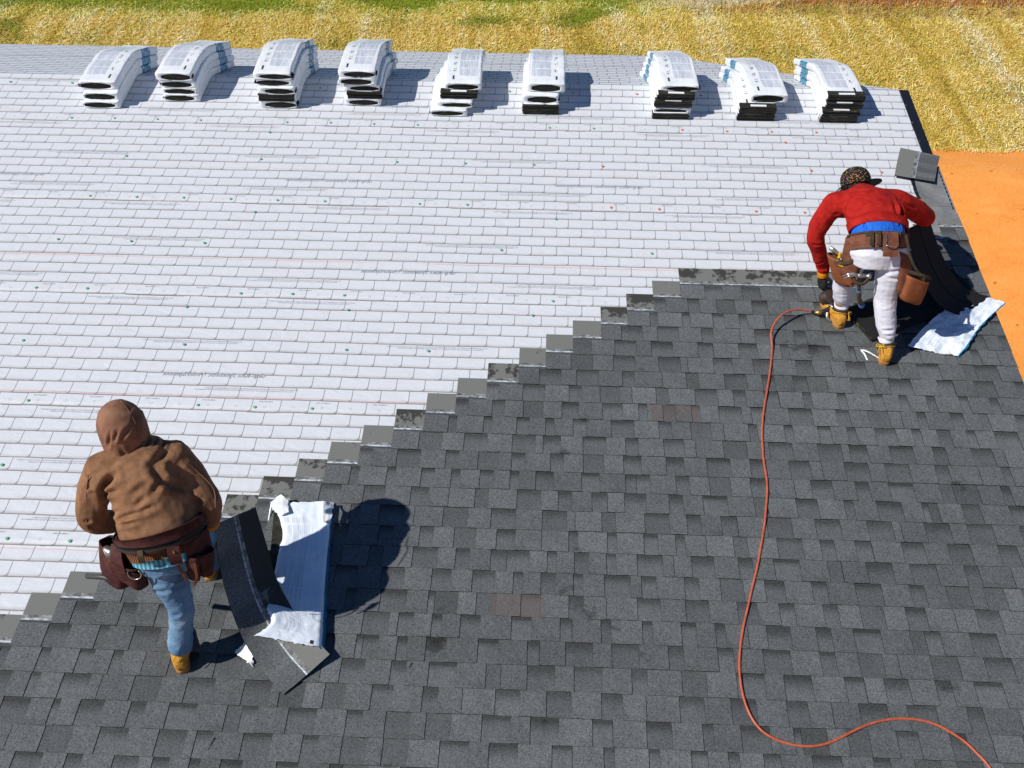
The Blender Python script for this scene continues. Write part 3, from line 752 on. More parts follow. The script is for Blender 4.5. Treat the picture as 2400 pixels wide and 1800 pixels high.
def hand_me(wrist, d, back, curl, thumb=1, size=1.0, spread=.06, name='glove', curls=None):
    """five fingered glove. d wrist->knuckles, back = back of hand, thumb=+1/-1 side"""
    wrist, d, back = Vector(wrist), Vector(d).normalized(), Vector(back); back = (back-d*back.dot(d)).normalized(); a = d.cross(back)*thumb
    S = size; sh = [tube_vf([wrist-d*.02*S, wrist+d*.02*S, wrist+d*.055*S, wrist+d*.088*S], [.030*S, .036*S, .043*S, .041*S], 14, True, True, (back, .52))]
    for i, (off, ln) in enumerate(((-.030, .070), (-.010, .078), (.011, .074), (.031, .058))):
        off = -off; p = wrist+d*.085*S+a*off*S; dir_ = (d+a*off*spread/.03).normalized(); ang = 0; pts = [p-dir_*.02*S, p]; c = (curls[i] if curls else curl)
        for sgm in (.46, .31, .23):
            ang += c*(1.0 if sgm > .4 else 1.15); dd = dir_*math.cos(ang)-back*math.sin(ang); p = p+dd*ln*sgm*S; pts.append(p)
        sh.append(tube_vf(pts, [.0105*S, .0108*S, .0100*S, .0095*S, .0082*S], 10, True, True))
    p = wrist+d*.028*S+a*.030*S-back*.008*S; td = (d*.62+a*.75-back*.25).normalized(); pts = [p-td*.012*S, p]
    for ln, bend in ((.032, .15), (.028, .35)): td = (td*math.cos(bend)+(d*.5-back*.85).normalized()*math.sin(bend)).normalized(); p = p+td*ln*S; pts.append(p)
    sh.append(tube_vf(pts, [.0145*S, .0140*S, .0120*S, .0098*S], 10, True, True))
    return remesh(name, sh, .0042, 3)
def boot(parent, heel, toe, shaft_top, laces_back=True):
    """work boot: heel point on the roof, toe direction, centre of the collar"""
    heel = Vector(heel); f = Vector(toe); f = (f-RN*f.dot(RN)).normalized(); up = RN; s = f.cross(up); top = Vector(shaft_top)
    R = []
    for t, hw, h0, h1 in ((-.004, .022, .04, .075), (.012, .036, .026, .105), (.05, .040, .024, .13), (.10, .041, .024, .125), (.15, .045, .024, .10), (.20, .050, .024, .085), (.245, .050, .024, .078), (.275, .042, .025, .068), (.292, .024, .03, .055)):
        R.append((heel+f*t+up*(h0+h1)/2, s*hw, up*(h1-h0)/2))
    sh = [loft_vf(R, 18, True, .8)]
    b0 = heel+f*.055+up*.07
    sh.append(tube_vf([b0, b0.lerp(top, .55), top], [.046, .049, .055], 16, True))
    me = remesh('boot_upper', sh, .006, 4); folds(me, [], .003, 22, (1, 1, 1), 3)
    root = link('boot', me, [M_nub], parent)
    out = []
    for t, w in ((-.006, .02), (.004, .033), (.03, .041), (.08, .041), (.13, .040), (.18, .048), (.23, .053), (.27, .046), (.292, .03), (.300, .012)): out.append((t, w))
    ring = [(t, w) for t, w in out]+[(t, -w) for t, w in out[::-1]]; v, fc = [], []
    lv = [(0.0, .97), (.008, 1.0), (.020, .985), (.032, 1.03), (.036, .95)]
    for z, k in lv:
        for t, w in ring: v.append(heel+f*(.147+(t-.147)*(.985+.015*k))+s*w*k+up*z)
    m = len(ring)
    for i in range(len(lv)-1):
        for k in range(m): k2 = (k+1) % m; fc.append((i*m+k2, i*m+k, (i+1)*m+k, (i+1)*m+k2))
    fc += [tuple(range(m)), tuple(range((len(lv)-1)*m+m-1, (len(lv)-1)*m-1, -1))]
    link('sole', mesh('sole', v, fc, True), [M_sole], root)
    ax = (top-b0).normalized(); a1 = (f-ax*f.dot(ax)).normalized(); a2 = ax.cross(a1)
    ringp = [top+(a1*math.cos(t)+a2*math.sin(t))*.053+ax*(.012*math.cos(t)) for t in np.linspace(0, 2*math.pi, 25)]
    link('collar', mesh('collar', *tube_vf(ringp, .012, 8, False), True), [M_collar], root)
    r2 = [top-ax*.022+(a1*math.cos(t)+a2*math.sin(t))*(.0575+.002*math.sin(9*t)) for t in np.linspace(0, 2*math.pi, 31)]
    mb = MB().add(*tube_vf(r2, .0036, 6, False))
    kd = -a1*.8+a2*(.5 if laces_back else -.5); kd.normalize(); k0 = top-ax*.02+kd*.06
    t2 = ax.cross(kd)
    for sg in (1, -1):
        mb.add(*tube_vf(bez([k0, k0+t2*sg*.022+kd*.012+ax*.012, k0+t2*sg*.034+kd*.012-ax*.004, k0+t2*sg*.016+kd*.010-ax*.008, k0], 5), .003, 6))
        mb.add(*tube_vf(bez([k0, k0+t2*sg*.012+kd*.01-ax*.025, k0+t2*sg*.02+kd*.012-ax*.055], 5), .003, 6))
    link('lace', mb.me('lace', True), [M_lace], root)
    return root
def bodymesh(name, J, torso_rings, right, head_c, head_up, face):
    """continuous skin figure under the clothes"""
    up = Vector(head_up).normalized(); fd = Vector(face); fd = (fd-up*fd.dot(up)).normalized(); sd = fd.cross(up); hc = Vector(head_c)
    sh = [loft_vf(torso(torso_rings, right), 20)]
    hr = []
    for z, w, fr, bk in ((-.115, .035, .075, .02), (-.09, .055, .088, .055), (-.05, .066, .092, .082), (0, .074, .094, .098), (.05, .074, .088, .1), (.085, .06, .07, .082), (.108, .03, .04, .045)):
        hr.append((hc+up*z+fd*(fr-bk)/2, sd*w, fd*(fr+bk)/2))
    sh.append(loft_vf(hr, 18))
    sh.append(tube_vf([hc+fd*.085+up*.015, hc+fd*.105-up*.02, hc+fd*.112-up*.032], [.009, .013, .014], 8, True, True))
    for s_ in (1, -1):
        e = hc+sd*.075*s_-fd*.01; sh.append(tube_vf([e+up*.02, e-up*.02], [.016, .012], 8, True, True))
        sh.append(tube_vf([hc+sd*.032*s_+fd*.078+up*.022, hc+sd*.034*s_+fd*.084+up*.022], [.012, .010], 8, True, True))
    sh.append(tube_vf([hc+fd*.086-up*.062-sd*.02, hc+fd*.09-up*.062+sd*.02], .009, 8, True, True))
    for pts, r in J: sh.append(limb(pts, r))
    return remesh(name, sh, .009, 3)

# ------------------------------------------------------------------ worker in the brown jacket
def brown_worker():
    P = empty('person', RW(-2.0, 2.04), 'person in brown hooded canvas jacket and faded jeans bending over with a shingle', 'person')
    def add(name, me, mats, par=None):
        o = link(name, me, mats, P if par is None else par)
        if par is None: o.location = -P.location
        return o
    right = Vector((.962, .27, 0))
    shL, elL, wrL = (-2.305, 2.30, 1.785), (-2.385, 2.20, 1.52), (-2.29, 2.33, 1.385)
    shR, elR, wrR = (-1.95, 2.42, 1.785), (-1.795, 2.325, 1.545), (-1.815, 2.355, 1.375)
    hipL, knL, anL = (-2.045, 2.12, 1.38), (-1.963, 2.06, 1.0), (-2.003, 2.02, .66)
    hipR, knR, anR = (-1.90, 2.15, 1.38), (-1.915, 2.47, 1.13), (-2.0, 2.585, .80)
    neck, head = (-2.175, 2.415, 1.855), (-2.205, 2.445, 1.975)
    body = bodymesh('body', [((shL, elL, wrL), (.05, .04, .028)), ((shR, elR, wrR), (.05, .04, .028)), ((hipL, knL, anL), (.08, .055, .04)), ((hipR, knR, anR), (.08, .055, .04)), ((neck, head), (.055, .055))],
        [((-1.985, 2.12, 1.38), .15, .10), ((-2.02, 2.2, 1.53), .14, .10), ((-2.10, 2.33, 1.71), .16, .105), ((-2.15, 2.39, 1.82), .15, .09), ((-2.17, 2.42, 1.86), .05, .05)], right, head, (-.08, .22, 1), (-.7, .7, -.35))
    bo = add('body', body, [M_skin])
    # jeans
    je = remesh('jeans', [loft_vf(torso([((-1.975, 2.10, 1.28), .165, .12), ((-1.98, 2.115, 1.35), .178, .128), ((-1.985, 2.125, 1.425), .168, .118)], right)),
        limb((hipL, (-1.995, 2.085, 1.19), knL, (-1.975, 2.025, .87), (-2.0, 2.0, .735)), (.108, .094, .073, .066, .070)), limb((hipR, (-1.91, 2.32, 1.27), knR, (-1.95, 2.54, .96), (-1.995, 2.575, .80)), (.112, .1, .082, .075, .076))], .009, 6)
    folds(je, [((-2.04, 1.97, .98), (-1.90, 1.97, 1.03), .014, .012), ((-2.06, 1.98, 1.05), (-1.92, 1.98, 1.07), .012, .009), ((-2.08, 1.93, .77), (-1.95, 1.92, .80), .012, .010), ((-2.07, 1.92, .72), (-1.96, 1.90, .74), .010, .009), ((-2.05, 1.93, .86), (-1.95, 1.93, .83), .011, .007), ((-2.1, 2.0, 1.16), (-1.95, 1.98, 1.20), .014, .010)], .005, 9, (1, 1, 1.3), 2, .001)
    add('jeans', je, [M_jeans])
    b1 = boot(P, Vector((-2.0, 1.955, 0))+Vector((0, 0, 1.955*math.tan(PITCH)+.014)), (-.42, 1, .2), (-2.005, 2.025, .70)); b1.location = -P.location
    b2 = boot(P, Vector((-1.985, 2.52, 2.52*math.tan(PITCH)+.014)), (-.2, 1, .2), (-1.992, 2.58, .835)); b2.location = -P.location
    # shirt tail and jacket
    add('shirt_tail', ring_belt([((-1.98, 2.108, 1.365), .186, .136), ((-1.985, 2.118, 1.42), .188, .138)], right, .006, 'shirt_tail'), [M_plaid])
    R = torso([((-2.0, 2.145, 1.445), .195, .148), ((-2.008, 2.165, 1.50), .212, .165), ((-2.03, 2.205, 1.555), .206, .160), ((-2.06, 2.26, 1.63), .198, .155), ((-2.105, 2.33, 1.725), .198, .150), ((-2.14, 2.38, 1.80), .19, .13), ((-2.165, 2.41, 1.85), .14, .1), ((-2.178, 2.425, 1.88), .085, .08)], right)
    ja = remesh('jacket', [loft_vf(R, 28), limb((shL, (-2.365, 2.25, 1.66), elL, (-2.35, 2.25, 1.44), wrL), (.084, .079, .076, .066, .052)), limb((shR, (-1.87, 2.385, 1.66), elR, (-1.80, 2.335, 1.455), wrR), (.086, .081, .078, .068, .052)), limb((shL, (-2.15, 2.36, 1.80), shR), (.086, .1, .086))], .0072, 3)
    F = [  # creases seen across the back: (from, to, width, depth)
        ((-2.302, 2.232, 1.703), (-2.197, 2.212, 1.816), .019, .024), ((-2.298, 2.224, 1.716), (-2.331, 2.211, 1.58), .014, .022), ((-2.32, 2.249, 1.64), (-2.184, 2.165, 1.756), .012, .014), ((-2.332, 2.273, 1.473), (-2.172, 2.109, 1.658), .013, .016),
        ((-2.201, 2.087, 1.605), (-2.038, 2.093, 1.686), .014, .017), ((-2.038, 2.093, 1.686), (-1.97, 2.116, 1.701), .016, .014), ((-2.184, 2.074, 1.592), (-2.064, 2.057, 1.64), .011, .012), ((-2.005, 2.27, 1.85), (-1.95, 2.221, 1.779), .022, .026), ((-1.95, 2.221, 1.779), (-1.875, 2.264, 1.691), .019, .020),
        ((-1.975, 2.201, 1.771), (-1.99, 2.173, 1.744), .015, .014), ((-1.951, 2.382, 1.871), (-2.002, 2.271, 1.849), .022, .018), ((-2.055, 2.392, 1.91), (-2.06, 2.358, 1.9), .010, .014), ((-2.029, 2.423, 1.898), (-2.029, 2.378, 1.897), .009, .014), ((-1.995, 2.426, 1.878), (-1.985, 2.374, 1.883), .010, .014),
        ((-1.828, 2.219, 1.602), (-1.754, 2.252, 1.601), .010, .010), ((-1.81, 2.189, 1.571), (-1.74, 2.239, 1.546), .010, .012), ((-1.85, 2.25, 1.666), (-1.804, 2.267, 1.599), .012, .014), ((-1.864, 2.355, 1.795), (-1.811, 2.357, 1.736), .010, .008),
        ((-2.377, 2.215, 1.786), (-2.33, 2.216, 1.8), .009, .008), ((-2.371, 2.181, 1.74), (-2.329, 2.193, 1.75), .010, .010), ((-2.323, 2.204, 1.714), (-2.331, 2.254, 1.587), .012, .014), ((-2.361, 2.13, 1.528), (-2.331, 2.187, 1.439), .012, .012), ((-2.382, 2.12, 1.564), (-2.346, 2.172, 1.556), .010, .012),
        ((-2.112, 2.143, 1.74), (-2.018, 2.188, 1.794), .016, .010), ((-2.089, 2.104, 1.693), (-2.033, 2.133, 1.727), .013, .009), ((-2.15, 2.11, 1.66), (-2.02, 2.07, 1.61), .013, .010)]
    folds(ja, F, .0055, 5.0, (1.0, 1.0, 1.0), 1, .0012, (-.65, -.3, -.7))
    jo = add('jacket', ja, [M_canvas])
    off = Vector((0, -.0035, .0045))
    for pts in (((-2.334, 2.218, 1.805), (-2.355, 2.19, 1.72), (-2.368, 2.166, 1.635), (-2.376, 2.14, 1.57), (-2.375, 2.121, 1.509)), ((-1.871, 2.356, 1.807), (-1.818, 2.352, 1.74), (-1.735, 2.318, 1.648), (-1.719, 2.252, 1.569))):
        add('sleeve_seam', mesh('sleeve_seam', *tube_vf(bez([Vector(p)+off for p in pts], 6), .0032, 6), True), [M_hood], jo)
    # hood, up over the head
    hu = Vector((-.10, .20, 1)).normalized(); hf = Vector((-.74, .62, -.30)); hf = (hf-hu*hf.dot(hu)).normalized(); hs = hf.cross(hu); hc = Vector((-2.198, 2.432, 1.965)); rr = []
    for z, w, fr, bk in ((-.145, .105, .08, .10), (-.11, .112, .10, .115), (-.06, .120, .13, .128), (0, .124, .145, .138), (.05, .118, .142, .134), (.10, .094, .115, .108), (.135, .055, .07, .062), (.148, .02, .03, .025)): rr.append((hc+hu*z+hf*(fr-bk)/2, hs*w, hf*(fr+bk)/2))
    ho = remesh('hood', [loft_vf(rr, 22)], .008, 4)
    c0 = hc-hf*.09
    fl = []
    for k in range(6):
        a = c0-hu*.125+hs*(-.09+.035*k); fl.append((a, a+hu*(.07+.02*(k % 3))+hs*(.012*(k-2.5)), .010, .010))
    folds(ho, [((-2.236, 2.311, 1.932), (-2.199, 2.312, 2.026), .009, .012), ((-2.2, 2.302, 1.966), (-2.165, 2.315, 2.031), .009, .012), ((-2.152, 2.309, 1.993), (-2.117, 2.343, 2.034), .011, .012)]+fl+[((hc+hs*-.10-hu*.06+hf*.04), (hc+hs*-.08-hu*.12-hf*.02), .012, .012)], .003, 6, (1, 1, .8), 5, .001)
    h_ = add('hood', ho, [M_hood], jo)
    # hood seam and drawstring hem
    sp = [hc+hs*.022*s_+hu*.148*math.sin(t)-hf*(.137*math.cos(t)) for s_ in (1,) for t in np.linspace(-.75, 1.5, 22)]
    add('hood_seam', mesh('hood_seam', *tube_vf(sp, .0022, 6), True), [M_canvas], h_)
    rim = [hc+hf*.125-hu*.02+hu*(.085*math.cos(t))+hs*.07*math.sin(t) for t in np.linspace(0, 2*math.pi, 33)]
    add('hood_hem', mesh('hood_hem', *tube_vf(rim, .012, 8, False), True), [M_hood], h_)
    # ribbed hem
    add('ribbed_hem', ring_belt([((-1.983, 2.118, 1.385), .192, .142), ((-1.99, 2.13, 1.42), .199, .149), ((-2.0, 2.15, 1.465), .204, .154)], right, .008, 'rib'), [M_rib], jo)
    for s_, (e, w) in ((0, (elL, wrL)), (1, (elR, wrR))):
        w_, e_ = Vector(w), Vector(e); d = (w_-e_).normalized(); add('cuff', mesh('cuff', *tube_vf([w_-d*.01, w_+d*.035, w_+d*.05], [.052, .046, .042], 16), True), [M_rib if s_ == 0 else M_gor], jo)
    # gloved hands
    g1 = add('glove', hand_me(Vector(wrR)+Vector((-.008, .015, -.045)), (-.25, .35, -.8), (.75, -.62, 0), .42, 1, 1.05), [M_gbl], None)
    g2 = add('glove', hand_me(Vector(wrL)+Vector((.03, .045, -.015)), (.7, .7, -.25), (-.5, -.2, .8), .35, -1, 1.05), [M_gbl], None)
    # tool belt
    tb = add('tool_belt', ring_belt([((-1.998, 2.142, 1.452), .214, .165), ((-2.0, 2.146, 1.466), .226, .176), ((-2.005, 2.155, 1.50), .229, .179), ((-2.01, 2.163, 1.518), .218, .170)], right, .012, 'belt'), [M_maroon])
    add('webbing', ring_belt([((-2.002, 2.150, 1.475), .236, .186), ((-2.006, 2.157, 1.505), .238, .188)], right, .004, 'webbing'), [M_black], tb)
    bk = Vector((.26, -.93, .25))
    add('belt_loop', strap([(-2.035, 1.965, 1.53), (-2.03, 1.945, 1.505), (-2.03, 1.945, 1.46)], .03, .004, (.1, -1, .1)), [M_web], tb)
    t1 = add('leather_tab', strap([(-1.868, 1.985, 1.545), (-1.862, 1.965, 1.50), (-1.86, 1.965, 1.44)], .062, .005, (.35, -1, .2)), [M_maroon], tb)
    for z in (1.525, 1.495): add('rivet', mesh('rivet', *tube_vf([Vector((-1.862, 1.972, z)), Vector((-1.860, 1.962, z))], .006, 8)), [Mat('brass', .3).col((.7, .5, .15)).metal(.9).m], tb)
    # left pouches
    lp = add('pouch', pouch_me((-2.24, 2.09, 1.43), (.80, -.5, -.1), (-.14, -.05, -1), (-.6, -.72, .1), .09, .09, .05, .058, .27), [M_maroon], tb); folds(lp.data, [], .006, 9, (1, 1, 1), 8)
    l2 = add('pouch', pouch_me((-2.175, 2.03, 1.36), (.86, -.35, -.25), (.05, 0, -1), (-.45, -.85, .2), .10, .085, .04, .045, .15), [M_maroon], tb); folds(l2.data, [], .006, 9, (1, 1, 1), 9)
    add('pouch_flap', strap([(-2.21, 2.07, 1.47), (-2.20, 2.0, 1.42), (-2.19, 1.975, 1.34)], .09, .006, (-.3, -1, .1)), [M_maroon], tb)
    a = Vector((-2.115, 1.985, 1.335)); ringp = [a+Vector((.036*math.cos(t), -.008+.006*math.sin(t), .034*math.sin(t))) for t in np.linspace(2.2, 7.0, 24)]
    add('steel_ring', mesh('steel_ring', *tube_vf(ringp, .0034, 8), True), [M_steel], tb)
    add('strap', strap([(-2.22, 2.02, 1.37), (-2.14, 1.97, 1.375), (-2.09, 1.985, 1.36)], .012, .004, (0, -1, .2)), [M_web], tb)
    # right pouches
    rp = add('pouch', pouch_me((-1.83, 2.13, 1.50), (.55, .75, .0), (.0, -.03, -1), (.80, -.55, .1), .095, .085, .05, .055, .27), [M_maroon], tb); folds(rp.data, [], .008, 8, (1, 1, 1), 12)
    r2 = add('pouch', pouch_me((-1.832, 2.065, 1.41), (.9, -.2, .0), (-.05, .0, -1), (.2, -.95, .1), .048, .04, .032, .03, .19), [M_maroon], tb); folds(r2.data, [], .006, 10, (1, 1, 1), 13)
    r3 = add('pouch', pouch_me((-1.765, 2.10, 1.40), (.8, .45, .0), (-.1, -.05, -1), (.5, -.8, .1), .05, .036, .034, .03, .18), [M_maroon], tb); folds(r3.data, [], .006, 10, (1, 1, 1), 14)
    add('pouch_binding', strap([(-1.895, 2.02, 1.38), (-1.87, 2.015, 1.30), (-1.875, 2.03, 1.23)], .012, .004, (.2, -1, .1)), [M_leather2], tb)
    add('pouch_binding', strap([(-1.80, 2.025, 1.38), (-1.80, 2.01, 1.29), (-1.83, 2.02, 1.22)], .014, .004, (.3, -1, .1)), [M_leather2], tb)
    return P
brown_worker()
# a hammer handle and a tape measure carried in the left pouch
def small_tools():
    t = empty('pry_bar', (-2.30, 2.06, 1.20), 'dark grey pry bar handle poking out of the left pouch of the brown tool belt', 'tool')
    o = link('grip', mesh('grip', *tube_vf([(-2.465, 2.105, 1.165), (-2.36, 2.07, 1.20), (-2.25, 2.03, 1.225), (-2.17, 2.01, 1.235)], [.017, .016, .014, .010], 10), True), [M_dsteel], t); o.location = -t.location
    t2 = empty('tape_measure', (-2.25, 2.05, 1.43), 'silver and yellow tape measure on the left hip of the brown tool belt', 'tool')
    mb = MB(); a = (-2.268, 2.08, 1.405); v, f = loft_vf([((-2.262, 2.060, 1.44), (.024, -.012, 0), (.006, .012, 0)), ((-2.258, 2.055, 1.43), (.03, -.015, 0), (.011, .02, 0)), ((-2.25, 2.05, 1.385), (.03, -.015, 0), (.011, .02, 0)), ((-2.245, 2.05, 1.378), (.024, -.012, 0), (.006, .012, 0))], 16, True, .7)
    o = link('case', mesh('case', v, f, True), [M_steel], t2); o.location = -t2.location
    o = link('clip', MB().box(-2.262, -2.222, 2.028, 2.046, 1.368, 1.380).me('clip'), [M_yel], t2); o.location = -t2.location
small_tools()

# ------------------------------------------------------------------ worker in the red sweatshirt
def cap_mat():
    M = Mat('patterned_cap', .8, .2); o = M.geo(); c = M.voro(o, 95, 'Color'); d = N(M.t, M.voro(o, 95, 'Distance')); x, y, z = M.xyz(c)
    hue = M.ramp(x, [(0, (.55, .02, .03)), (.2, (.62, .30, .0)), (.4, (.66, .52, .02)), (.6, (.02, .32, .10)), (.78, (.22, .03, .36)), (1, (.5, .05, .2))])
    M.col(M.mix((d - .31).sm(-.05, .05), hue, (.012, .01, .012))); return M.m
def red_worker():
    P = empty('person', RW(2.36, 4.63), 'person in red sweatshirt and white sweatpants bending down beside the rake edge', 'person')
    def add(name, me, mats, par=None):
        o = link(name, me, mats, P if par is None else par)
        if par is None: o.location = -P.location
        return o
    right = Vector((.995, .06, -.06))
    dz = Vector((0, -.02, -.045))
    def S(*a): return tuple(Vector(a)+dz+Vector((0, -.085, -.012))*max(0, min(1, (a[1]-4.72)/.35)))
    shL, elL, wrL = (2.09, 4.97, 2.15), (2.015, 5.0, 1.88), (2.145, 5.075, 1.585)
    shR, elR, wrR = (2.56, 5.01, 2.16), (2.835, 5.15, 1.985), (2.87, 5.41, 1.945)
    hipR, knR, anR = (2.42, 4.545, 2.0), (2.445, 4.51, 1.645), (2.505, 4.425, 1.30)
    hipL, knL, anL = (2.22, 4.60, 2.0), (2.195, 4.70, 1.68), (2.243, 4.755, 1.375)
    neck, head = S(2.30, 5.2, 2.24), S(2.325, 5.37, 2.20)
    body = bodymesh('body', [((shL, elL, wrL), (.05, .04, .028)), ((shR, elR, wrR), (.05, .04, .028)), ((hipL, knL, anL), (.08, .055, .036)), ((hipR, knR, anR), (.08, .055, .036)), ((neck, head), (.055, .055))],
        [((2.32, 4.57, 1.99), .14, .10), (S(2.33, 4.70, 2.17), .13, .095), (S(2.32, 4.95, 2.23), .16, .10), (S(2.31, 5.10, 2.23), .15, .09), (S(2.30, 5.18, 2.24), .05, .05)], right, head, (.03, .88, -.1), (-.15, .2, -1))
    add('body', body, [M_skin])
    # sweatpants
    pa = remesh('sweatpants', [loft_vf(torso([((2.32, 4.55, 1.90), .155, .12), ((2.32, 4.56, 1.98), .180, .135), ((2.325, 4.595, 2.05), .165, .122), ((2.328, 4.615, 2.085), .15, .105)], right)),
        limb((hipR, (2.435, 4.53, 1.83), knR, (2.475, 4.465, 1.49), (2.50, 4.43, 1.395)), (.105, .097, .079, .072, .056)), limb((hipL, (2.205, 4.65, 1.86), knL, (2.22, 4.735, 1.55), (2.238, 4.752, 1.475)), (.102, .094, .077, .070, .055))], .008, 4)
    fl = [((2.38, 4.44, 1.90), (2.50, 4.43, 1.93), .012, .010), ((2.36, 4.43, 1.86), (2.52, 4.44, 1.85), .010, .008), ((2.40, 4.39, 1.45), (2.56, 4.38, 1.47), .010, .009), ((2.41, 4.38, 1.42), (2.57, 4.37, 1.42), .009, .008), ((2.15, 4.66, 1.52), (2.31, 4.66, 1.50), .010, .009), ((2.14, 4.64, 1.56), (2.30, 4.65, 1.55), .010, .008)]
    for k in range(7): z = 1.50+k*.045; fl.append(((2.37, 4.40+.02*k*.5, z), (2.53, 4.41+.02*k*.5, z+.03*((k % 3)-1)), .007, .0022))
    folds(pa, fl, .003, 10, (1, 1, 1.2), 6, .0012, (.8, 0, .25)); po = add('sweatpants', pa, [M_white])
    for c, d in (((2.503, 4.427, 1.345), (.03, -.03, -.1)), ((2.24, 4.753, 1.425), (.01, .01, -.1))):
        c = Vector(c); d = Vector(d).normalized(); add('ankle_cuff', mesh('ankle_cuff', *tube_vf([c-d*.035, c, c+d*.04], [.056, .05, .047], 18), True), [M_white], po)
    b1 = boot(P, Vector((2.495, 4.355, 4.355*math.tan(PITCH)+.014)), (.32, 1, .25), (2.512, 4.43, 1.325)); b1.location = -P.location
    b2 = boot(P, Vector((2.25, 4.69, 4.69*math.tan(PITCH)+.014)), (-.28, 1, .25), (2.24, 4.75, 1.405), False); b2.location = -P.location
    # shorts above the belt, sweatshirt
    sh = remesh('shorts', [loft_vf(torso([((2.325, 4.60, 2.03), .178, .134), ((2.33, 4.645, 2.085), .186, .138), ((2.333, 4.69, 2.12), .178, .132), ((2.333, 4.73, 2.135), .165, .12)], right), 28)], .008, 2)
    folds(sh, [((2.17+.03*k, 4.54, 2.10), (2.175+.03*k, 4.64, 2.22), .006, .007) for k in range(11)], 0); add('shorts', sh, [M_blue])
    rings = [((2.335, 4.70, 2.15), .190, .128), ((2.335, 4.74, 2.17), .200, .136), ((2.33, 4.83, 2.205), .198, .136), ((2.325, 4.93, 2.23), .200, .134), ((2.32, 5.03, 2.235), .202, .13), ((2.31, 5.11, 2.23), .185, .115), ((2.305, 5.17, 2.235), .13, .10), ((2.30, 5.22, 2.235), .085, .085)]
    R = torso([(S(*c), a, b) for c, a, b in rings], right)
    sw = remesh('sweatshirt', [loft_vf(R, 28), limb((shL, (2.04, 4.99, 2.03), elL, (2.075, 5.035, 1.735), wrL), (.088, .077, .066, .057, .047)), limb((shR, (2.715, 5.07, 2.08), elR, (2.862, 5.28, 1.96), wrR), (.090, .079, .073, .062, .047)), limb((shL, S(2.31, 5.07, 2.23), shR), (.094, .11, .094)),
        limb((S(2.22, 5.18, 2.25), S(2.29, 5.14, 2.30), S(2.38, 5.17, 2.25)), (.04, .042, .04))], .0075, 3)
    F = [((2.116, 4.766, 2.181), (2.314, 4.867, 2.312), .011, .009), ((2.149, 4.689, 2.193), (2.323, 4.724, 2.286), .011, .008), ((2.093, 4.882, 2.192), (2.182, 4.775, 2.278), .010, .008), ((2.149, 4.874, 2.265), (2.23, 4.844, 2.304), .009, .009), ((2.434, 4.771, 2.28), (2.434, 4.648, 2.233), .016, .014), ((2.47, 4.84, 2.24), (2.474, 4.66, 2.20), .018, .018),
        ((2.571, 4.918, 2.194), (2.67, 4.958, 2.144), .011, .009), ((2.52, 4.90, 2.2), (2.49, 4.72, 2.18), .016, .018), ((1.996, 4.944, 1.837), (2.073, 4.965, 1.858), .010, .011), ((2.043, 4.945, 1.795), (2.087, 4.964, 1.822), .009, .009), ((2.062, 5.039, 1.633), (2.112, 4.984, 1.684), .009, .009), ((2.12, 4.80, 2.13), (2.15, 4.70, 2.15), .014, .014), ((2.09, 4.88, 2.12), (2.13, 4.78, 2.08), .014, .014), ((2.80, 5.07, 2.05), (2.86, 5.10, 1.99), .010, .009)]
    folds(sw, F, .0045, 6.5, (1, 1, 1), 3, .0015, (.75, .6, .1)); so_ = add('sweatshirt', sw, [M_red])
    add('waistband', ring_belt([(S(2.335, 4.683, 2.14), .198, .135), (S(2.335, 4.70, 2.15), .203, .139), (S(2.335, 4.745, 2.172), .209, .144)], right, .007, 'waistband'), [M_red], so_)
    for (e, w) in ((elL, wrL), (elR, wrR)):
        w_, e_ = Vector(w), Vector(e); d = (w_-e_).normalized(); add('cuff', mesh('cuff', *tube_vf([w_-d*.02, w_+d*.02, w_+d*.045], [.052, .046, .042], 16), True), [M_red], so_)
    # gloves: black coated hand, orange knit wrist
    for w, d, bk, c, th, cs in ((Vector(wrL)+Vector((.012, .005, -.055)), (.12, -.1, -1), (-.75, -.55, .1), .40, -1, (.25, .35, .5, .6)), (Vector(wrR)+Vector((.005, .05, -.01)), (-.1, .8, -.5), (.3, .3, .9), .5, -1, None)):
        g = add('glove', hand_me(w, d, bk, c, th, 1.08, curls=cs), [M_gbl]); d = Vector(d).normalized()
        add('glove_cuff', mesh('glove_cuff', *tube_vf([w-d*.055, w-d*.01, w+d*.028, w+d*.034], [.041, .040, .044, .036], 16, True, False), True), [M_gor], g)
    # cap worn with the brim to the side, hair below
    hc = Vector(head); cu = Vector((-.12, .62, .78)).normalized(); cf = Vector((.86, -.42, .15)); cf = (cf-cu*cf.dot(cu)).normalized(); cs = cf.cross(cu); rr = []
    hc = hc+Vector((-.01, .035, .05))
    for z, w in ((-.03, .098), (.0, .102), (.04, .098), (.075, .08), (.098, .05), (.107, .018)): rr.append((hc+cu*z, cs*w, cf*w*1.08))
    cp = add('cap', remesh('cap', [loft_vf(rr, 24)], .006, 3), [cap_mat()])
    bv, bf = [], []
    nb = 15; MBk = Mat('cap_brim', .8).col((.014, .010, .010)).m
    for zz in (-.024, -.031):
        for j in range(6):
            for i in range(nb):
                a = -1.25+2.5*i/(nb-1); r0 = .098; r1 = .098+.078*math.cos(a*.62)**.8; r = r0+(r1-r0)*j/5
                bv.append(hc+cu*(zz-.016*(abs(a)/1.25)**2*(j/5)+.0)+cf*r*math.cos(a)*1.05+cs*r*math.sin(a))
    for l in range(2):
        for j in range(5):
            for i in range(nb-1): q = (l*90+j*nb+i, l*90+j*nb+i+1, l*90+(j+1)*nb+i+1, l*90+(j+1)*nb+i); bf.append(q if l == 0 else q[::-1])
    for i in range(nb-1): bf.append((75+i, 75+i+1, 165+i+1, 165+i))
    add('brim', mesh('brim', bv, bf, True), [MBk], cp)
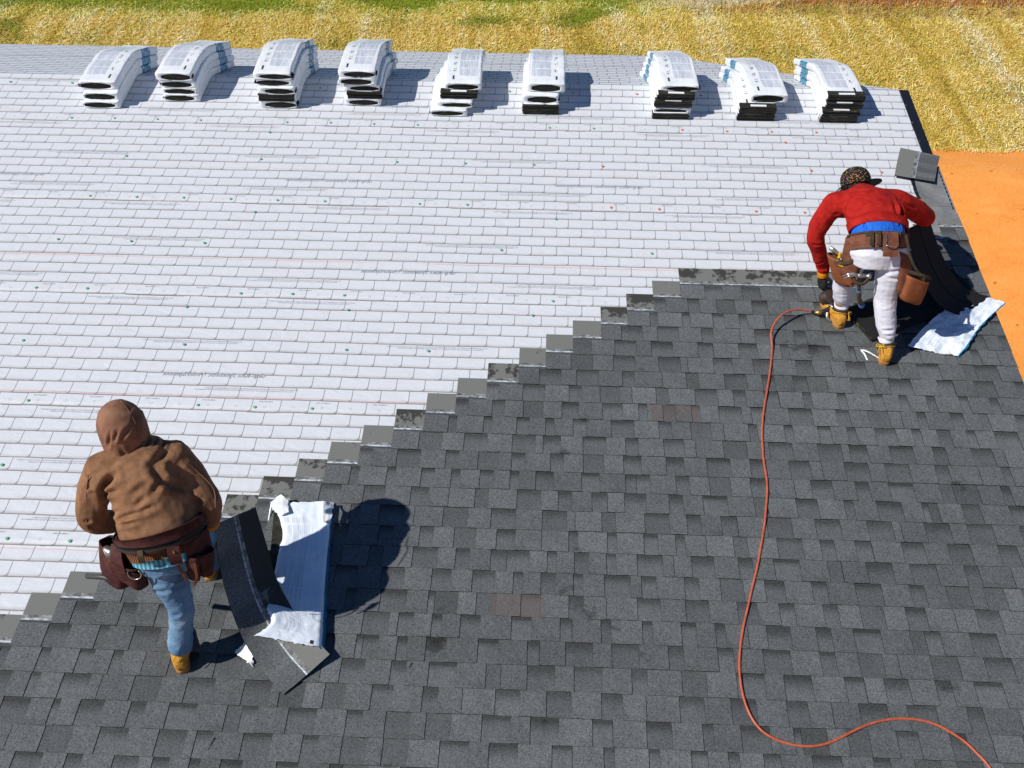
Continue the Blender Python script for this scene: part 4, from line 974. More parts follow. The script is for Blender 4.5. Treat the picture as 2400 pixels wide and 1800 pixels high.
    add('cap_button', mesh('cap_button', *tube_vf([hc+cu*.104, hc+cu*.112], [.009, .005], 8), True), [MBk], cp)
    mb = MB(); rg = random.Random(4)
    for k in range(110):
        a = rg.uniform(0, 6.28); b0 = hc-cu*.035+(cs*math.cos(a)+cf*math.sin(a))*.088; dr = (Vector((-.55, -.35, -.55)) if k % 3 else Vector((.3, -.5, -.7))).normalized(); c = b0+dr*.03+Vector((rg.uniform(-.02, .02), rg.uniform(-.02, .02), rg.uniform(-.02, .02))); e = c+dr*rg.uniform(.02, .05)+Vector((rg.uniform(-.035, .035), rg.uniform(-.03, .03), rg.uniform(-.02, .02)))
        mb.add(*tube_vf(bez([b0, c, e, e+Vector((rg.uniform(-.02, .02), rg.uniform(-.02, .02), rg.uniform(-.02, .01)))], 3), [.0042]*6+[.003, .0025, .002, .001], 5))
    add('hair', mb.me('hair', True), [Mat('dark_hair', .45, .4).col((.012, .009, .008)).m])
    # tool belt
    ax = Vector((0, .62, .78))
    c0 = Vector((2.325, 4.598, 2.045))
    tb = add('tool_belt', ring_belt([(c0-ax*.058, .186, .142), (c0-ax*.042, .197, .152), (c0+ax*.03, .197, .150), (c0+ax*.042, .188, .142)], right, .010, 'belt'), [M_leather])
    add('belt_binding', ring_belt([(c0+ax*.036, .200, .154), (c0+ax*.050, .199, .153)], right, .012, 'binding'), [M_web], tb)
    bk = Vector((0, -.78, .62))
    def onb(x, t, o=0.0):      # point on the back of the belt
        return c0+right*x+ax*t+bk*(.152*max(0, 1-(x/.2)**2)**.5+.012+o)
    for x in (-.10, -.055, .085): add('belt_loop', strap([onb(x, .05, .004), onb(x, .02, .012), onb(x, -.03, .012), onb(x, -.055, .004)], .026, .004, bk), [M_web], tb)
    hp = add('hammer_holder', strap([onb(.02, .04, .006), onb(.02, .0, .02), onb(.022, -.05, .022), onb(.024, -.10, .012), onb(.024, -.125, .004)], .10, .010, bk), [M_leather], tb)
    for x in (-.012, .052): add('rivet_strip', strap([onb(x, .02, .028), onb(x, -.01, .034), onb(x, -.035, .034)], .007, .004, bk), [M_steel], hp)
    add('steel_loop', mesh('steel_loop', *tube_vf(bez([onb(-.018, -.04, .032), onb(-.015, -.06, .05), onb(.02, -.066, .055), onb(.055, -.06, .05), onb(.058, -.04, .032)], 5), .004, 8), True), [M_steel], hp)
    # left hip: a long bag and an outer pocket
    dn = Vector((.03, .06, -1)).normalized()
    A = add('pouch', pouch_me((2.165, 4.575, 2.085), (.75, -.55, .1), (.03, .03, -1), (-.55, -.75, .15), .075, .068, .034, .045, .30), [M_leather], tb); folds(A.data, [], .007, 8, (1, 1, 1), 21)
    B = add('pouch', pouch_me((2.095, 4.64, 1.90), (.75, -.5, -.1), (.35, .0, -1), (-.55, -.7, .2), .085, .062, .045, .05, .23), [M_leather2], tb); folds(B.data, [], .006, 9, (1, 1, 1), 22)
    add('pouch_binding', mesh('pb', *tube_vf([Vector((2.095, 4.64, 1.902))+Vector((.75, -.5, -.1)).normalized()*.077*math.copysign(abs(math.cos(t))**.62, math.cos(t))+Vector((-.55, -.7, .2)).normalized()*.042*math.copysign(abs(math.sin(t))**.62, math.sin(t)) for t in np.linspace(0, 2*math.pi, 33)], .006, 6, False), True), [M_web], tb)
    add('strap', strap([onb(-.115, .04, .01), Vector((2.18, 4.52, 1.99)), Vector((2.14, 4.54, 1.92)), Vector((2.06, 4.60, 1.88))], .022, .004, (-.4, -.9, .3)), [M_web], tb)
    C_ = add('pouch', pouch_me((2.15, 4.575, 1.86), (.8, -.4, -.2), (.3, .0, -1), (-.4, -.9, .2), .055, .038, .02, .022, .15), [M_leather2], tb)
    # right hip: two pockets hanging away from the leg
    D = add('pouch', pouch_me((2.475, 4.49, 2.03), (.8, .15, -.4), (.22, -.05, -1), (.2, -.95, .1), .060, .092, .036, .05, .33), [M_leather], tb); folds(D.data, [], .007, 8, (1, 1, 1), 24)
    E_ = add('pouch', pouch_me((2.60, 4.44, 1.86), (.85, .2, -.35), (-.08, -.03, -1), (.2, -.95, .15), .095, .088, .042, .045, .19), [M_leather2], tb); folds(E_.data, [], .006, 9, (1, 1, 1), 25)
    add('pouch_binding', strap([Vector((2.53, 4.445, 1.91)), Vector((2.63, 4.435, 1.885)), Vector((2.70, 4.47, 1.845))], .022, .004, (.2, -1, .2)), [M_web], tb)
    add('pouch_binding', strap([Vector((2.64, 4.432, 1.88)), Vector((2.63, 4.425, 1.80)), Vector((2.62, 4.435, 1.715))], .012, .004, (.2, -1, .2)), [M_web], tb)
    add('strap', strap([onb(.145, .04, .01), Vector((2.52, 4.45, 2.0)), Vector((2.60, 4.44, 1.90)), Vector((2.66, 4.46, 1.87))], .016, .004, (.2, -1, .2)), [M_web], tb)
    return P
red_worker()

def hammer():
    t = empty('claw_hammer', (2.24, 4.5, 1.70), 'claw hammer with grey grip hanging in the belt loop of the worker in red', 'hammer')
    def add(n, me, m, par=None):
        o = link(n, me, [m], t if par is None else par)
        if par is None: o.location = -t.location
        return o
    a, fc, cl = Vector((2.215, 4.475, 1.85)), Vector((2.285, 4.47, 1.852)), Vector((2.105, 4.49, 1.830))
    mb = MB(); mb.add(*tube_vf([a-Vector((.03, 0, 0)), a+Vector((.02, 0, 0)), a+Vector((.03, 0, 0)), fc-Vector((.022, 0, 0)), fc-Vector((.018, 0, 0)), fc], [.016, .017, .012, .012, .019, .019], 14))
    for s_ in (-1, 1):
        mb.add(*tube_vf(bez([a+Vector((-.02, s_*.004, .002)), a+Vector((-.055, s_*.010, .008)), a+Vector((-.085, s_*.014, .0)), cl+Vector((0, s_*.016, -.006))], 4), [.013]*5+[.010]*4+[.006, .005, .004, .003], 8))
    add('head', mb.me('hammer_head', True), M_steel)
    add('cradle', mesh('cradle', *tube_vf(bez([Vector((2.165, 4.47, 1.838)), Vector((2.20, 4.455, 1.80)), Vector((2.245, 4.455, 1.80)), Vector((2.272, 4.46, 1.835))], 6), .014, 8, flat=(Vector((0, 1, .3)).normalized(), .6)), True), M_web)
    h = add('handle', mesh('handle', *tube_vf(bez([a, Vector((2.235, 4.505, 1.76)), Vector((2.262, 4.545, 1.68)), Vector((2.29, 4.58, 1.60)), Vector((2.335, 4.615, 1.525))], 5), [.013]*9+[.0135, .016, .0175, .0175, .017, .0165, .017, .018, .0185, .018, .0185, .02, .019], 12), True), Mat('hammer_grip', .6).col((.10, .075, .06)).m)
    Mb = Mat('blue_grip_band', .5).col((.05, .24, .62)).m
    for p, q, r in (((2.255, 4.535, 1.70), (2.262, 4.545, 1.685), .0175), ((2.325, 4.61, 1.54), (2.337, 4.618, 1.521), .0212)): add('grip_band', mesh('grip_band', *tube_vf([p, q], r, 12)), Mb, h)
    t2 = empty('utility_knife', (2.05, 4.66, 1.93), 'silver and yellow utility knife standing in the left pouch of the worker in red', 'knife')
    def ad2(n, me, m): o = link(n, me, [m], t2); o.location = -t2.location
    ad2('blade_housing', mesh('bh', *tube_vf([(2.025, 4.66, 1.968), (2.06, 4.65, 1.945), (2.11, 4.64, 1.91), (2.125, 4.64, 1.86)], [.016, .017, .014, .012], 8, flat=(Vector((0, 1, 0)), .6)), True), M_steel)
    ad2('grip', mesh('kg', *tube_vf([(2.088, 4.615, 1.945), (2.095, 4.62, 1.925), (2.08, 4.61, 1.90)], [.010, .013, .011], 8, True, True), True), M_yel)
    ad2('grip', mesh('kg2', *tube_vf([(2.105, 4.60, 1.905), (2.11, 4.60, 1.87)], [.022, .02], 10, True, True), True), M_dsteel)
    ad2('clip', mesh('kc', *tube_vf([(2.08, 4.59, 1.875), (2.11, 4.575, 1.865), (2.145, 4.58, 1.885)], .008, 8, True, True), True), M_yel)
hammer()

# ================================================================== LOOSE SHINGLES, OPENED BUNDLES, TOOLS
def sheet_grid(edgeA, edgeB, n_along=24, n_across=14):
    """roof-coordinate surface between two edge curves"""
    A, B = bez([Vector(p) for p in edgeA], 8), bez([Vector(p) for p in edgeB], 8)
    def samp(P, t): x = t*(len(P)-1); i = min(int(x), len(P)-2); return P[i].lerp(P[i+1], x-i)
    return [[samp(A, i/(n_along-1)).lerp(samp(B, i/(n_along-1)), j/(n_across-1)) for j in range(n_across)] for i in range(n_along)]
M_back = Mat('asphalt_back', .75, .25); _n = M_back.noise(M_back.coord('Object'), 180, 3); M_back.col(M_back.ramp(_n, [(.3, (.008, .008, .009)), (.7, (.022, .022, .024))])); M_back = M_back.m
def bent_shingle(parent, edgeA, edgeB, name='shingle', seed=1, thick=.007, flip=False, bow=0.0):
    """laminated shingle; edgeA is the butt edge (y=0), edgeB the head edge (y=.349)"""
    na, zones = 26, [(0, 0), (.02, 0), (.05, 0), (.08, 0), (.11, 0), (.14, 0), (.168, 0), (.182, 3), (.203, 4), (.215, 2), (.235, 2), (.27, 2), (.31, 2), (SHH, 2)]
    G = sheet_grid(edgeA, edgeB, na, 40); rg = random.Random(seed); v, f, mi, tone = [], [], [], []
    ns = len(zones)
    nor = lambda i, j: (G[min(i+1, na-1)][j]-G[max(i-1, 0)][j]).cross(G[i][min(j+1, 39)]-G[i][max(j-1, 0)]).normalized()
    seg = []; x = 0
    while x < na: w = rg.choice((2, 3, 4)); seg += [rg.uniform(.085, .13)]*w; x += w
    for side in (0, 1):
        for i in range(na):
            for j, (y, m) in enumerate(zones):
                q = min(39, int(round(y/SHH*39))); p = G[i][q].lerp(G[i][min(39, q+1)], 0); nn = nor(i, q)
                if nn.z < 0: nn = -nn
                off = (.003 if m == 3 and side == 0 else 0)+bow*math.sin(math.pi*y/SHH)
                v.append(p+nn*((0 if side else thick)+off)); tone.append(seg[i] if m == 0 else .06)
    def idx(s, i, j): return s*na*ns+i*ns+j
    for i in range(na-1):
        for j in range(ns-1):
            q = (idx(0, i, j), idx(0, i+1, j), idx(0, i+1, j+1), idx(0, i, j+1)); f.append(q); mi.append(zones[j+1][1] if zones[j+1][1] != 3 or True else 0)
            f.append(tuple(a+na*ns for a in q[::-1])); mi.append(1)
    for i in range(na-1):
        for j in (0, ns-1): f.append((idx(0, i, j), idx(0, i+1, j), idx(1, i+1, j), idx(1, i, j))); mi.append(1)
    for j in range(ns-1):
        for i in (0, na-1): f.append((idx(0, i, j), idx(0, i, j+1), idx(1, i, j+1), idx(1, i, j))); mi.append(1)
    me = mesh('bent_shingle', v, f, False, mi); me.attributes.new('tone', 'FLOAT', 'POINT').data.foreach_set('value', tone)
    o = bpy.data.objects.new(name, me); COL.objects.link(o)
    for m in (SH_MATS if not flip else [M_back, M_edge, M_back, M_edge, M_back]): me.materials.append(m)
    return o
def roof_thing(o, base, label, cat):
    """mesh given in roof coordinates becomes a thing whose origin sits at its base point"""
    b = Vector(base); o.data.transform(Matrix.Translation(-b)); o.rotation_euler = (PITCH, 0, 0); o.location = RW(*base); tag(o, label, cat); return o
def roof_empty(name, base, label, cat):
    e = empty(name, RW(*base), label, cat); e.rotation_euler = (PITCH, 0, 0); return e
def onto(e, base, o): o.data.transform(Matrix.Translation(-Vector(base))); o.parent = e; return o

# shingle held by the worker in brown
_A = [(-1.401, 1.918, .025), (-1.527, 2.032, .05), (-1.647, 2.164, .14), (-1.731, 2.305, .26), (-1.805, 2.494, .42), (-1.835, 2.665, .60)]
_B = [(-1.165, 2.145, .075), (-1.29, 2.25, .105), (-1.41, 2.38, .14), (-1.53, 2.545, .20), (-1.60, 2.70, .29), (-1.685, 2.895, .43)]
roof_thing(bent_shingle(None, _A, _B, 'loose_shingle', 5, bow=-.012), (-1.3, 2.05, 0), 'black shingle lifted at one end by the worker in brown', 'shingle')
# cut piece lying over the rake
_A = [(3.492, 6.958, .028), (3.42, 6.77, .030), (3.349, 6.577, .045)]; _B = [(3.17, 7.066, .028), (3.10, 6.87, .024), (3.033, 6.672, .03)]
roof_thing(bent_shingle(None, _A, _B, 'loose_shingle', 9), (3.2, 6.8, .01), 'square cut piece of shingle lying loose on the rake edge', 'shingle')
# shingle curled up to the right hand of the worker in red (its black back faces the camera)
_A = [(3.45, 5.20, .045), (3.25, 5.235, .10), (3.10, 5.31, .22), (2.99, 5.44, .36), (2.91, 5.57, .50)]; _B = [(3.17, 4.99, .05), (3.0, 5.03, .11), (2.87, 5.12, .23), (2.77, 5.26, .38), (2.70, 5.41, .53)]
roof_thing(bent_shingle(None, _B, _A, 'loose_shingle', 13, flip=True), (3.3, 5.1, 0), 'black shingle curling up from the rake to the right hand of the worker in red', 'shingle')

def mat_loosewrap():
    M = Mat('printed_torn_wrapper', .35, .5); u, v, _ = M.xyz(M.coord(uv='UVMap')); P = M.vec(u*.35, v, 0.0)
    blk = ((v - .10)/.19).fract(); inb = blk.gt(.05)*v.gt(.10)*v.lt(.90)*u.gt(.10)*u.lt(.58)
    fine = M.noise(M.vec(u*60.0, v*3.0, 2.0), 1.0, 2, .7); txt = inb*(fine - .46).sm(0, .1)*.30
    f2 = M.noise(M.vec(u*110.0, v*8.0, 5.0), 1.0, 2, .7); inb2 = u.gt(.62)*u.lt(.84)*v.gt(.12)*v.lt(.92); txt2 = inb2*(f2 - .6).sm(0, .05)*.55
    w = M.ramp(M.noise(P, 8, 3), [(.3, (.74, .82, .92)), (.7, (.84, .89, .95))])
    c = M.mix(txt.mx(txt2), w, (.16, .20, .32)); c = M.mix((u - .965).sm(0, .005), c, (.015, .20, .36))
    badge = u.gt(.80)*u.lt(.86)*v.gt(.025)*v.lt(.06); c = M.mix(badge, c, (.05, .04, .03))
    M.col(c); M.bump(M.noise(P, 7, 3, .5, 1.4), .5, .02); return M.m
M_lw = mat_loosewrap()
def film_sheet(edgeL, edgeR, seed, amp=.012, na=44, nc=22, torn=.01, drop=None):
    """crumpled film between a left and right edge (roof coordinates), v=0 at the start of the edges"""
    G = sheet_grid(edgeL, edgeR, na, nc); v, uv = [], []
    for i in range(na):
        for j in range(nc):
            p = G[i][j].copy(); s = Vector((p.x*7, p.y*7, seed))
            k = noise.noise(s)*1.0+.6*(1-2*abs(noise.noise(s*2.3)))+.35*(1-2*abs(noise.noise(s*5.1)))
            p.z += amp*k
            if i in (0, na-1) or j in (0, nc-1): p.x += torn*noise.noise(Vector((i*.9, j*.9, seed))); p.y += torn*noise.noise(Vector((i*1.1, j*.7, seed+5)))
            if drop: p.z += drop(i/(na-1), j/(nc-1))
            v.append(p); uv.append((j/(nc-1), i/(na-1)))
    f = [(i*nc+j, i*nc+j+1, (i+1)*nc+j+1, (i+1)*nc+j) for i in range(na-1) for j in range(nc-1)]
    return mesh('film', v, f, True, uvs=uv)
def opened_bundle_left():
    base = (-1.45, 2.68, 0); e = roof_empty('opened_shingle_bundle', base, 'opened shingle bundle in torn white wrapper lying beside the worker in brown', 'shingle bundle')
    c0, c1 = Vector((-1.40, 2.20, 0)), Vector((-1.52, 3.16, 0)); d = (c1-c0).normalized(); r = Vector((d.y, -d.x, 0))
    for k in range(6):
        rg = random.Random(k); h = .02+k*.0085; o = rg.uniform(-.006, .006); q = [c0+r*(-.168+o)+d*.0, c0+r*(.17+o), c1+r*(.17+o), c1+r*(-.168+o)]
        v = [p+Vector((0, 0, z)) for z in (h, h+.008) for p in q]; f = [(3, 2, 1, 0), (4, 5, 6, 7), (0, 1, 5, 4), (1, 2, 6, 5), (2, 3, 7, 6), (3, 0, 4, 7)]
        onto(e, base, link('shingle', mesh('stack_layer', v, f), [M_stack]))
    n = .082
    L = [(-1.60, 2.20, n+.10), (-1.52, 2.29, n+.095), (-1.575, 2.40, n+.10), (-1.60, 2.58, n), (-1.60, 2.77, n), (-1.605, 2.95, n), (-1.70, 3.14, n)]
    R_ = [(-1.205, 2.17, n+.015), (-1.222, 2.29, n+.01), (-1.235, 2.40, n), (-1.255, 2.55, n), (-1.275, 2.75, n), (-1.29, 2.95, n), (-1.318, 3.165, n)]
    def drop(t, s): return -.07*max(0, (s-.955)/.045) - .02*max(0, (.06-s)/.06)
    onto(e, base, link('wrapper', film_sheet(L, R_, 3, .0065, 60, 26, .010, drop), [M_lw]))
    onto(e, base, link('wrapper_scrap', film_sheet([(-1.735, 2.155, .03), (-1.66, 2.215, .06), (-1.575, 2.20, .10)], [(-1.61, 2.075, .03), (-1.605, 2.14, .045), (-1.545, 2.19, .10)], 8, .016, 18, 12, .02), [M_film]))
    onto(e, base, link('wrapper_scrap', film_sheet([(-1.725, 3.165, .05), (-1.69, 3.09, .09), (-1.625, 3.04, .09)], [(-1.65, 3.19, .10), (-1.60, 3.15, .10), (-1.575, 3.06, .10)], 9, .014, 14, 12, .012), [M_film]))
    onto(e, base, link('wrapper_scrap', film_sheet([(-1.36, 3.165, .10), (-1.355, 3.08, .12), (-1.34, 3.0, .10)], [(-1.305, 3.165, .06), (-1.295, 3.08, .10), (-1.295, 2.98, .09)], 10, .014, 12, 10, .008), [M_film]))
    onto(e, base, link('wrapper_strip', mesh('wstrip', *tube_vf(bez([(-1.715, 3.15, .05), (-1.72, 3.05, .02), (-1.715, 2.9, .02), (-1.73, 2.78, .02)], 6), .005, 6, flat=(Vector((0, 0, 1)), .3))), [M_film]))
opened_bundle_left()
def opened_bundle_right():
    base = (2.9, 5.0, 0); e = roof_empty('opened_shingle_bundle', base, 'flat black pile of opened shingles under the curled one beside the worker in red', 'shingle bundle')
    d = Vector((.89, .455, 0)).normalized(); w = Vector((-d.y, d.x, 0)); p0 = Vector((2.46, 4.735, 0))
    for k in range(4):
        rg = random.Random(k+40); o = rg.uniform(-.012, .012); a = rg.uniform(-.02, .02); q = [p0+w*o+d*a, p0+w*o+d*(a+1.02), p0+w*(o+.345)+d*(a+1.02), p0+w*(o+.345)+d*a]
        h = .02+k*.009; v = [p+Vector((0, 0, z)) for z in (h, h+.0082) for p in q]; f = [(3, 2, 1, 0), (4, 5, 6, 7), (0, 1, 5, 4), (1, 2, 6, 5), (2, 3, 7, 6), (3, 0, 4, 7)]
        onto(e, base, link('shingle', mesh('stack_layer', v, f), [M_stack if k < 3 else M_back]))  # top layer near-black: the shadow over the pile is put into its colour
    b2 = (3.1, 4.9, 0)
    s = film_sheet([(2.70, 4.675, .03), (2.86, 4.86, .05), (3.04, 5.03, .05), (3.335, 5.262, .045)], [(3.06, 4.60, .03), (3.15, 4.70, .04), (3.30, 4.90, .035), (3.535, 5.13, .05)], 21, .02, 40, 26, .012)
    o = link('torn_wrapper', s, [M_lw]); roof_thing(o, b2, 'torn white wrapper with blue edge spread beside the boots of the worker in red', 'plastic wrapper')
    b3 = (2.45, 4.62, 0)
    st = roof_empty('wrapper_strip', b3, 'thin twisted strips of white wrapper film between the boots of the worker in red', 'plastic wrapper')
    for i, pts in enumerate(([(2.36, 4.65, .022), (2.40, 4.625, .035), (2.46, 4.58, .03), (2.51, 4.55, .022)], [(2.36, 4.65, .022), (2.378, 4.60, .03), (2.39, 4.545, .022)])):
        onto(st, b3, link('film_strip', mesh('film_strip', *tube_vf(bez(pts, 6), [.003, .005, .006, .009, .007, .010, .007, .009, .008, .006, .008, .006, .004][:len(bez(pts, 6))]+[.008]*max(0, len(bez(pts, 6))-13), 7, flat=(Vector((0, 0, 1)), .45)), True), [M_film]))
opened_bundle_right()

# ---- nail gun and air hose
def nail_gun():
    base = (2.17, 5.06, .012); e = roof_empty('nail_gun', base, 'coil nail gun with brown drum magazine beside the left boot of the worker in red', 'nail gun')
    Md = Mat('gun_drum', .45, .4).col((.075, .042, .030)).m; Mg = Mat('gun_body', .5, .4).col((.022, .020, .019)).m; Mbr = Mat('brass_coupling', .35).col((.48, .30, .09)).metal(.7).m
    def add(n, vf, m, sm=True, par=None): return link(n, mesh(n, *vf, sm), [m], e if par is None else par)
    ax = Vector((.35, -.45, .8)).normalized(); c = Vector((.0, .03, .10))
    dr = add('drum_magazine', tube_vf([c-ax*.038, c-ax*.034, c+ax*.034, c+ax*.038], [.050, .056, .056, .050], 22), Md)
    for k in range(4): add('drum_rib', tube_vf([c+ax*(-.002+.011*k), c+ax*(.004+.011*k)], .0585, 22), Mg, True, dr)
    b0, b1 = Vector((.04, -.035, .085)), Vector((.135, -.02, .06))
    add('cylinder_body', tube_vf([b0-(b1-b0)*.2, b0, b0.lerp(b1, .5), b1], [.024, .034, .036, .030], 16, True, True), Mg)
    add('nose', tube_vf([b1, b1+Vector((.04, .012, -.025)), b1+Vector((.06, .018, -.045))], [.016, .012, .008], 10), M_dsteel)
    add('drum_bracket', tube_vf([c-ax*.02+Vector((.03, -.02, -.02)), b0+Vector((.03, 0, 0))], [.016, .016], 8), Mg)
    h = add('handle', tube_vf(bez([b0+Vector((.01, 0, .0)), Vector((-.005, -.065, .068)), Vector((-.055, -.085, .055))], 5), [.022]*4+[.019]*7, 12), Mg)
    add('trigger', tube_vf(bez([Vector((.0, -.045, .10)), Vector((.02, -.075, .105)), Vector((.05, -.085, .085)), Vector((.045, -.09, .05))], 5), .009, 8), M_steel)
    add('guard', tube_vf(bez([Vector((-.01, -.075, .06)), Vector((-.012, -.12, .035)), Vector((.02, -.14, .02))], 5), [.012]*5+[.010]*6, 8), M_steel)
    add('coupling', tube_vf([Vector((-.055, -.085, .055)), Vector((-.085, -.082, .05)), Vector((-.09, -.082, .05)), Vector((-.105, -.078, .05))], [.017, .017, .012, .011], 12), Mbr)
nail_gun()
def air_hose():
    pts = [(2.062, 4.985, .062), (2.02, 4.99, .066), (1.901, 4.97, .095), (1.784, 4.89, .10), (1.714, 4.77, .065), (1.705, 4.603, .03)] + [(u, v, .026) for u, v in ((1.615, 4.219), (1.541, 3.89), (1.526, 3.695), (1.517, 3.435), (1.474, 3.187), (1.405, 2.917), (1.314, 2.63), (1.236, 2.389), (1.198, 2.162), (1.205, 1.974), (1.271, 1.834), (1.389, 1.763), (1.525, 1.746), (1.668, 1.779), (1.89, 1.883), (2.064, 1.921), (2.225, 1.902), (2.358, 1.826), (2.436, 1.742), (2.488, 1.659), (2.54, 1.5), (2.56, 1.2))]
    base = (1.4, 3.0, .0); e = roof_empty('air_hose', base, 'orange air hose curling down the dark shingles from the nail gun', 'hose')
    M = Mat('orange_hose_rubber', .42, .4); n = M.noise(M.geo(), 30, 3); M.col(M.ramp(n, [(.3, (.42, .085, .04)), (.7, (.55, .13, .065))]))
    onto(e, base, link('hose', mesh('hose', *tube_vf([p+Vector((.006*noise.noise(p*4), .006*noise.noise(p*4+Vector((5, 0, 0))), 0)) for p in bez(pts, 8)], .0074, 12), True), [M.m]))
    onto(e, base, link('hose_end', mesh('hose_end', *tube_vf([(2.04, 4.988, .065), (2.066, 4.983, .062)], .0105, 12), True), [M_black]))
air_hose()
for i, (a, b, lab) in enumerate((((-1.74, 1.66, .030), (-1.765, 1.60, .030), 'single bright nail lying on the shingles below the worker in brown'), ((-.70, 2.13, .03), (-.712, 2.10, .03), 'small bent nail lying right of the opened bundle'))):
    o = link('nail', mesh('nail', *tube_vf([a, Vector(a).lerp(Vector(b), .06), Vector(a).lerp(Vector(b), .07), b], [.006, .006, .0028, .0022], 8)), [M_steel]); roof_thing(o, a, lab, 'nail')

# ---- print on the underlayment and the cap nails that hold it
def text_mesh(s, size): return [text_line(a, size) for a in s.split('\n')]
def text_line(s, size):
    cu = bpy.data.curves.new('t', 'FONT'); cu.body = s; cu.size = size; cu.resolution_u = 1; cu.space_line = 1.0; o = bpy.data.objects.new('t', cu); COL.objects.link(o)
    dg = bpy.context.evaluated_depsgraph_get(); dg.update(); me = bpy.data.meshes.new_from_object(o.evaluated_get(dg)); bpy.data.objects.remove(o, do_unlink=True); me.name = 'printed_text'
    me.materials.clear(); return me
def underlay_print():
    Mt = Mat('grey_print', .6).col((.33, .335, .36)).m; Ml = Mat('pale_grey_print', .6).col((.43, .445, .49)).m
    T = dict(ov=text_mesh('OVERLAP LINE', .0155), en=text_mesh("PRINT PATTERN IS NOT INTENDED FOR USE AS AN INSTALLATION GUIDE FOR ROOFING SURFACE SHINGLES.\nCAUTION: MOISTURE, FROST, DUST AND DEBRIS MAY CAUSE SURFACE TO BECOME SLIPPERY", .0135),
        fr=text_mesh("LE MODELE IMPRIME NE DEVRAIT PAS SERVIR DE GUIDE D'INSTALLATION DES BARDEAUX SUR LA SURFACE DE TOIT FINALE.\nATTENTION: L'HUMIDITE, LE GEL, LA POUSSIERE ET LES DEBRIS PEUVENT RENDRE LA SURFACE GLISSANTE", .0135),
        es=text_mesh("EL DISENO DE IMPRESION DE LA TELA NO ES GUIA PARA INSTALAR LAS TEJAS DE SUPERFICIE FINAL DE TEJADO.\nPRECAUCION: LA HUMEDAD, LA ESCARCHA Y EL POLVO PUEDEN HACER QUE LA SUPERFICIE SE VUELVA RESBALOSA", .0135), gr=text_mesh('Grip-Rite Synthetic Underlayment', .055))
    for k, ms in T.items():
        for m in ms: m.materials.append(Ml if k == 'gr' else Mt)
    R, SEAM = .1108, 1.1085; rg = random.Random(5)
    def left_of(v): return 1.02-.2078*((V0+SHH-v)/EXPO) if v < 5.47 else RAKE_U-.12          # where the bare underlayment ends
    Mg, Mo = Mat('green_cap', .45).col((.16, .42, .26)).m, Mat('orange_cap', .45).col((.72, .16, .07)).m
    cap = mesh('cap_nail', *tube_vf([(0, 0, 0), (0, 0, .002), (0, 0, .0035)], [.0115, .0115, .008], 12)); cap.materials.append(Mg); capo = cap.copy(); capo.materials[0] = Mo
    def put(me, u, v, name='printed_text', mirror=True, w=0):
        o = bpy.data.objects.new(name, me); COL.objects.link(o); o.parent = roof; o.location = (u, v, .0088)
        if mirror: o.scale = (-1, 1, 1)
    for k in range(-2, 4):
        s = 5.032+k*SEAM
        def umin(v): return -2.0-.50*v-.6
        for row, key, dv, step in ((0, 'ov', .088, .407), (1, 'es', .088, 2.05), (9.0, 'en', .075, 1.75), (5.0, 'fr', .088, 2.1), (2.6, 'gr', .02, 2.4)):
            v = s+row*R+dv if row < 9 else s-.034
            if v > RIDGE_V-.05 or v < 2.3: continue
            u = umin(v)+rg.uniform(0, step)
            while u < left_of(v):
                wid = .14 if key == 'ov' else .92
                if u-wid > -12 and u < left_of(v)-.02 and (key != 'gr' or rg.random() < .6):
                    for li, m in enumerate(T[key]): put(m, u-.03*li, v-.0155*li)
                u += step*(1 if key == 'ov' else rg.uniform(.8, 1.25))
        for row, step in ((.42, .407), (5.45, .61), (9.0, 2.2)):
            v = s+row*R; u = umin(v)+rg.uniform(0, .4)
            if v > RIDGE_V-.08 or v < 2.2: continue
            while u < left_of(v)-.05:
                if rg.random() < .62:
                    o_ = u > 1.0+rg.uniform(-1.6, .6); put(capo if o_ else cap, u, v+rg.uniform(-.006, .006), 'cap_nail', False)
                u += step*(1 if step < 1 else rg.uniform(.5, 1.4))
underlay_print()

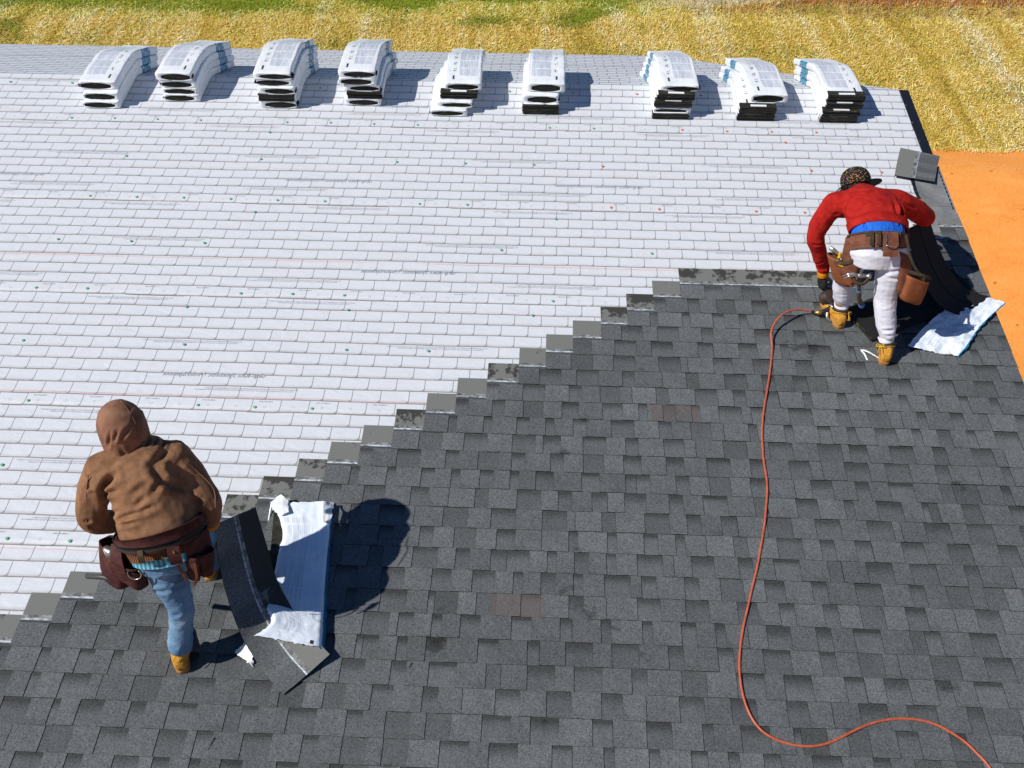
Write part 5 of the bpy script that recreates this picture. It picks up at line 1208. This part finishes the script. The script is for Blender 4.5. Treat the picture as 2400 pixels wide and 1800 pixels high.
# ---- far edge of the plot: fence posts and dry weeds
def backdrop():
    Mp = Mat('weathered_post', .8).col((.16, .15, .14)).m
    for i, (x, y, z, lab) in enumerate(((12.4, 39.78, -4.95, 'thin grey fence post at the far edge, leftmost of three'), (15.2, 40.16, -4.93, 'thin grey fence post at the far edge, middle of three'), (17.5, 39.34, -4.97, 'thin grey fence post at the far edge, rightmost of three'))):
        z = ground_h(x, y)
        e = empty('fence_post', (x, y, z), lab, 'fence post', 'fence posts at the far edge')
        link('post', mesh('post', *tube_vf([(0, 0, -.2), (.01, 0, .6), (.03, .01, 1.25)], [.035, .03, .028], 8), True), [Mp], e)
        for h in (.5, .95): link('wire_tie', mesh('wire_tie', *tube_vf([(-.04, 0, h), (.06, 0, h)], .012, 6)), [M_dsteel], e)
    rng = np.random.default_rng(8); V_, F_, C_ = [], [], []
    for k in range(2600):
        x = rng.uniform(5, 24); y = 38.0+.02*x+rng.normal(.6, .55)
        if x < 9 and rng.random() < .5: continue
        z = ground_h(x, y); h = rng.uniform(.15, .55); a = rng.uniform(0, 3.14); w = rng.uniform(.008, .018); lx, ly = rng.normal(0, .16, 2)
        b = len(V_); dx, dy = math.cos(a)*w, math.sin(a)*w
        V_ += [(x-dx, y-dy, z), (x+dx, y+dy, z), (x+lx+dx*.3, y+ly+dy*.3, z+h), (x+lx-dx*.3, y+ly-dy*.3, z+h)]; F_.append((b, b+1, b+2, b+3))
    M = Mat('dry_weeds', .8); n = M.noise(M.geo(), 3, 3); M.col(M.ramp(n, [(.3, (.30, .19, .08)), (.6, (.52, .38, .20)), (.8, (.66, .54, .34))]))
    o = link('dry_weeds', mesh('dry_weeds', V_, F_), [M.m]); tag(o, 'dry tan weeds along the far fence line', None, kind='stuff')
backdrop()

def clods():
    """small clods and stones on the bare clay"""
    rng = np.random.default_rng(12); V_, F_ = [], []
    ico = bmesh.new(); bmesh.ops.create_icosphere(ico, subdivisions=1, radius=1); iv = [v.co.copy() for v in ico.verts]; jf = [tuple(v.index for v in f.verts) for f in ico.faces]; ico.free()
    for k in range(900):
        x = rng.uniform(5, 20); y = rng.uniform(9, 30.2); r = rng.uniform(.012, .05)*(1+2*(rng.random() < .04)); z = ground_h(x, y); b = len(V_)
        if noise.noise(Vector((x*.5, y*.5, 3))) < -.05 and rng.random() < .8: continue
        sx, sy, sz = rng.uniform(.7, 1.4, 3)
        V_ += [(x+v.x*r*sx, y+v.y*r*sy, z+v.z*r*sz*.6) for v in iv]; F_ += [tuple(i+b for i in f) for f in jf]
    M = Mat('clay_clods', .95, .1); n = M.noise(M.geo(), 2, 3); M.col(M.ramp(n, [(.35, (.30, .10, .03)), (.55, (.60, .22, .06)), (.7, (.72, .50, .30))]))
    o = link('clay_clods', mesh('clay_clods', V_, F_), [M.m]); tag(o, 'small clods and stones scattered on the bare orange clay', None, kind='stuff')
clods()
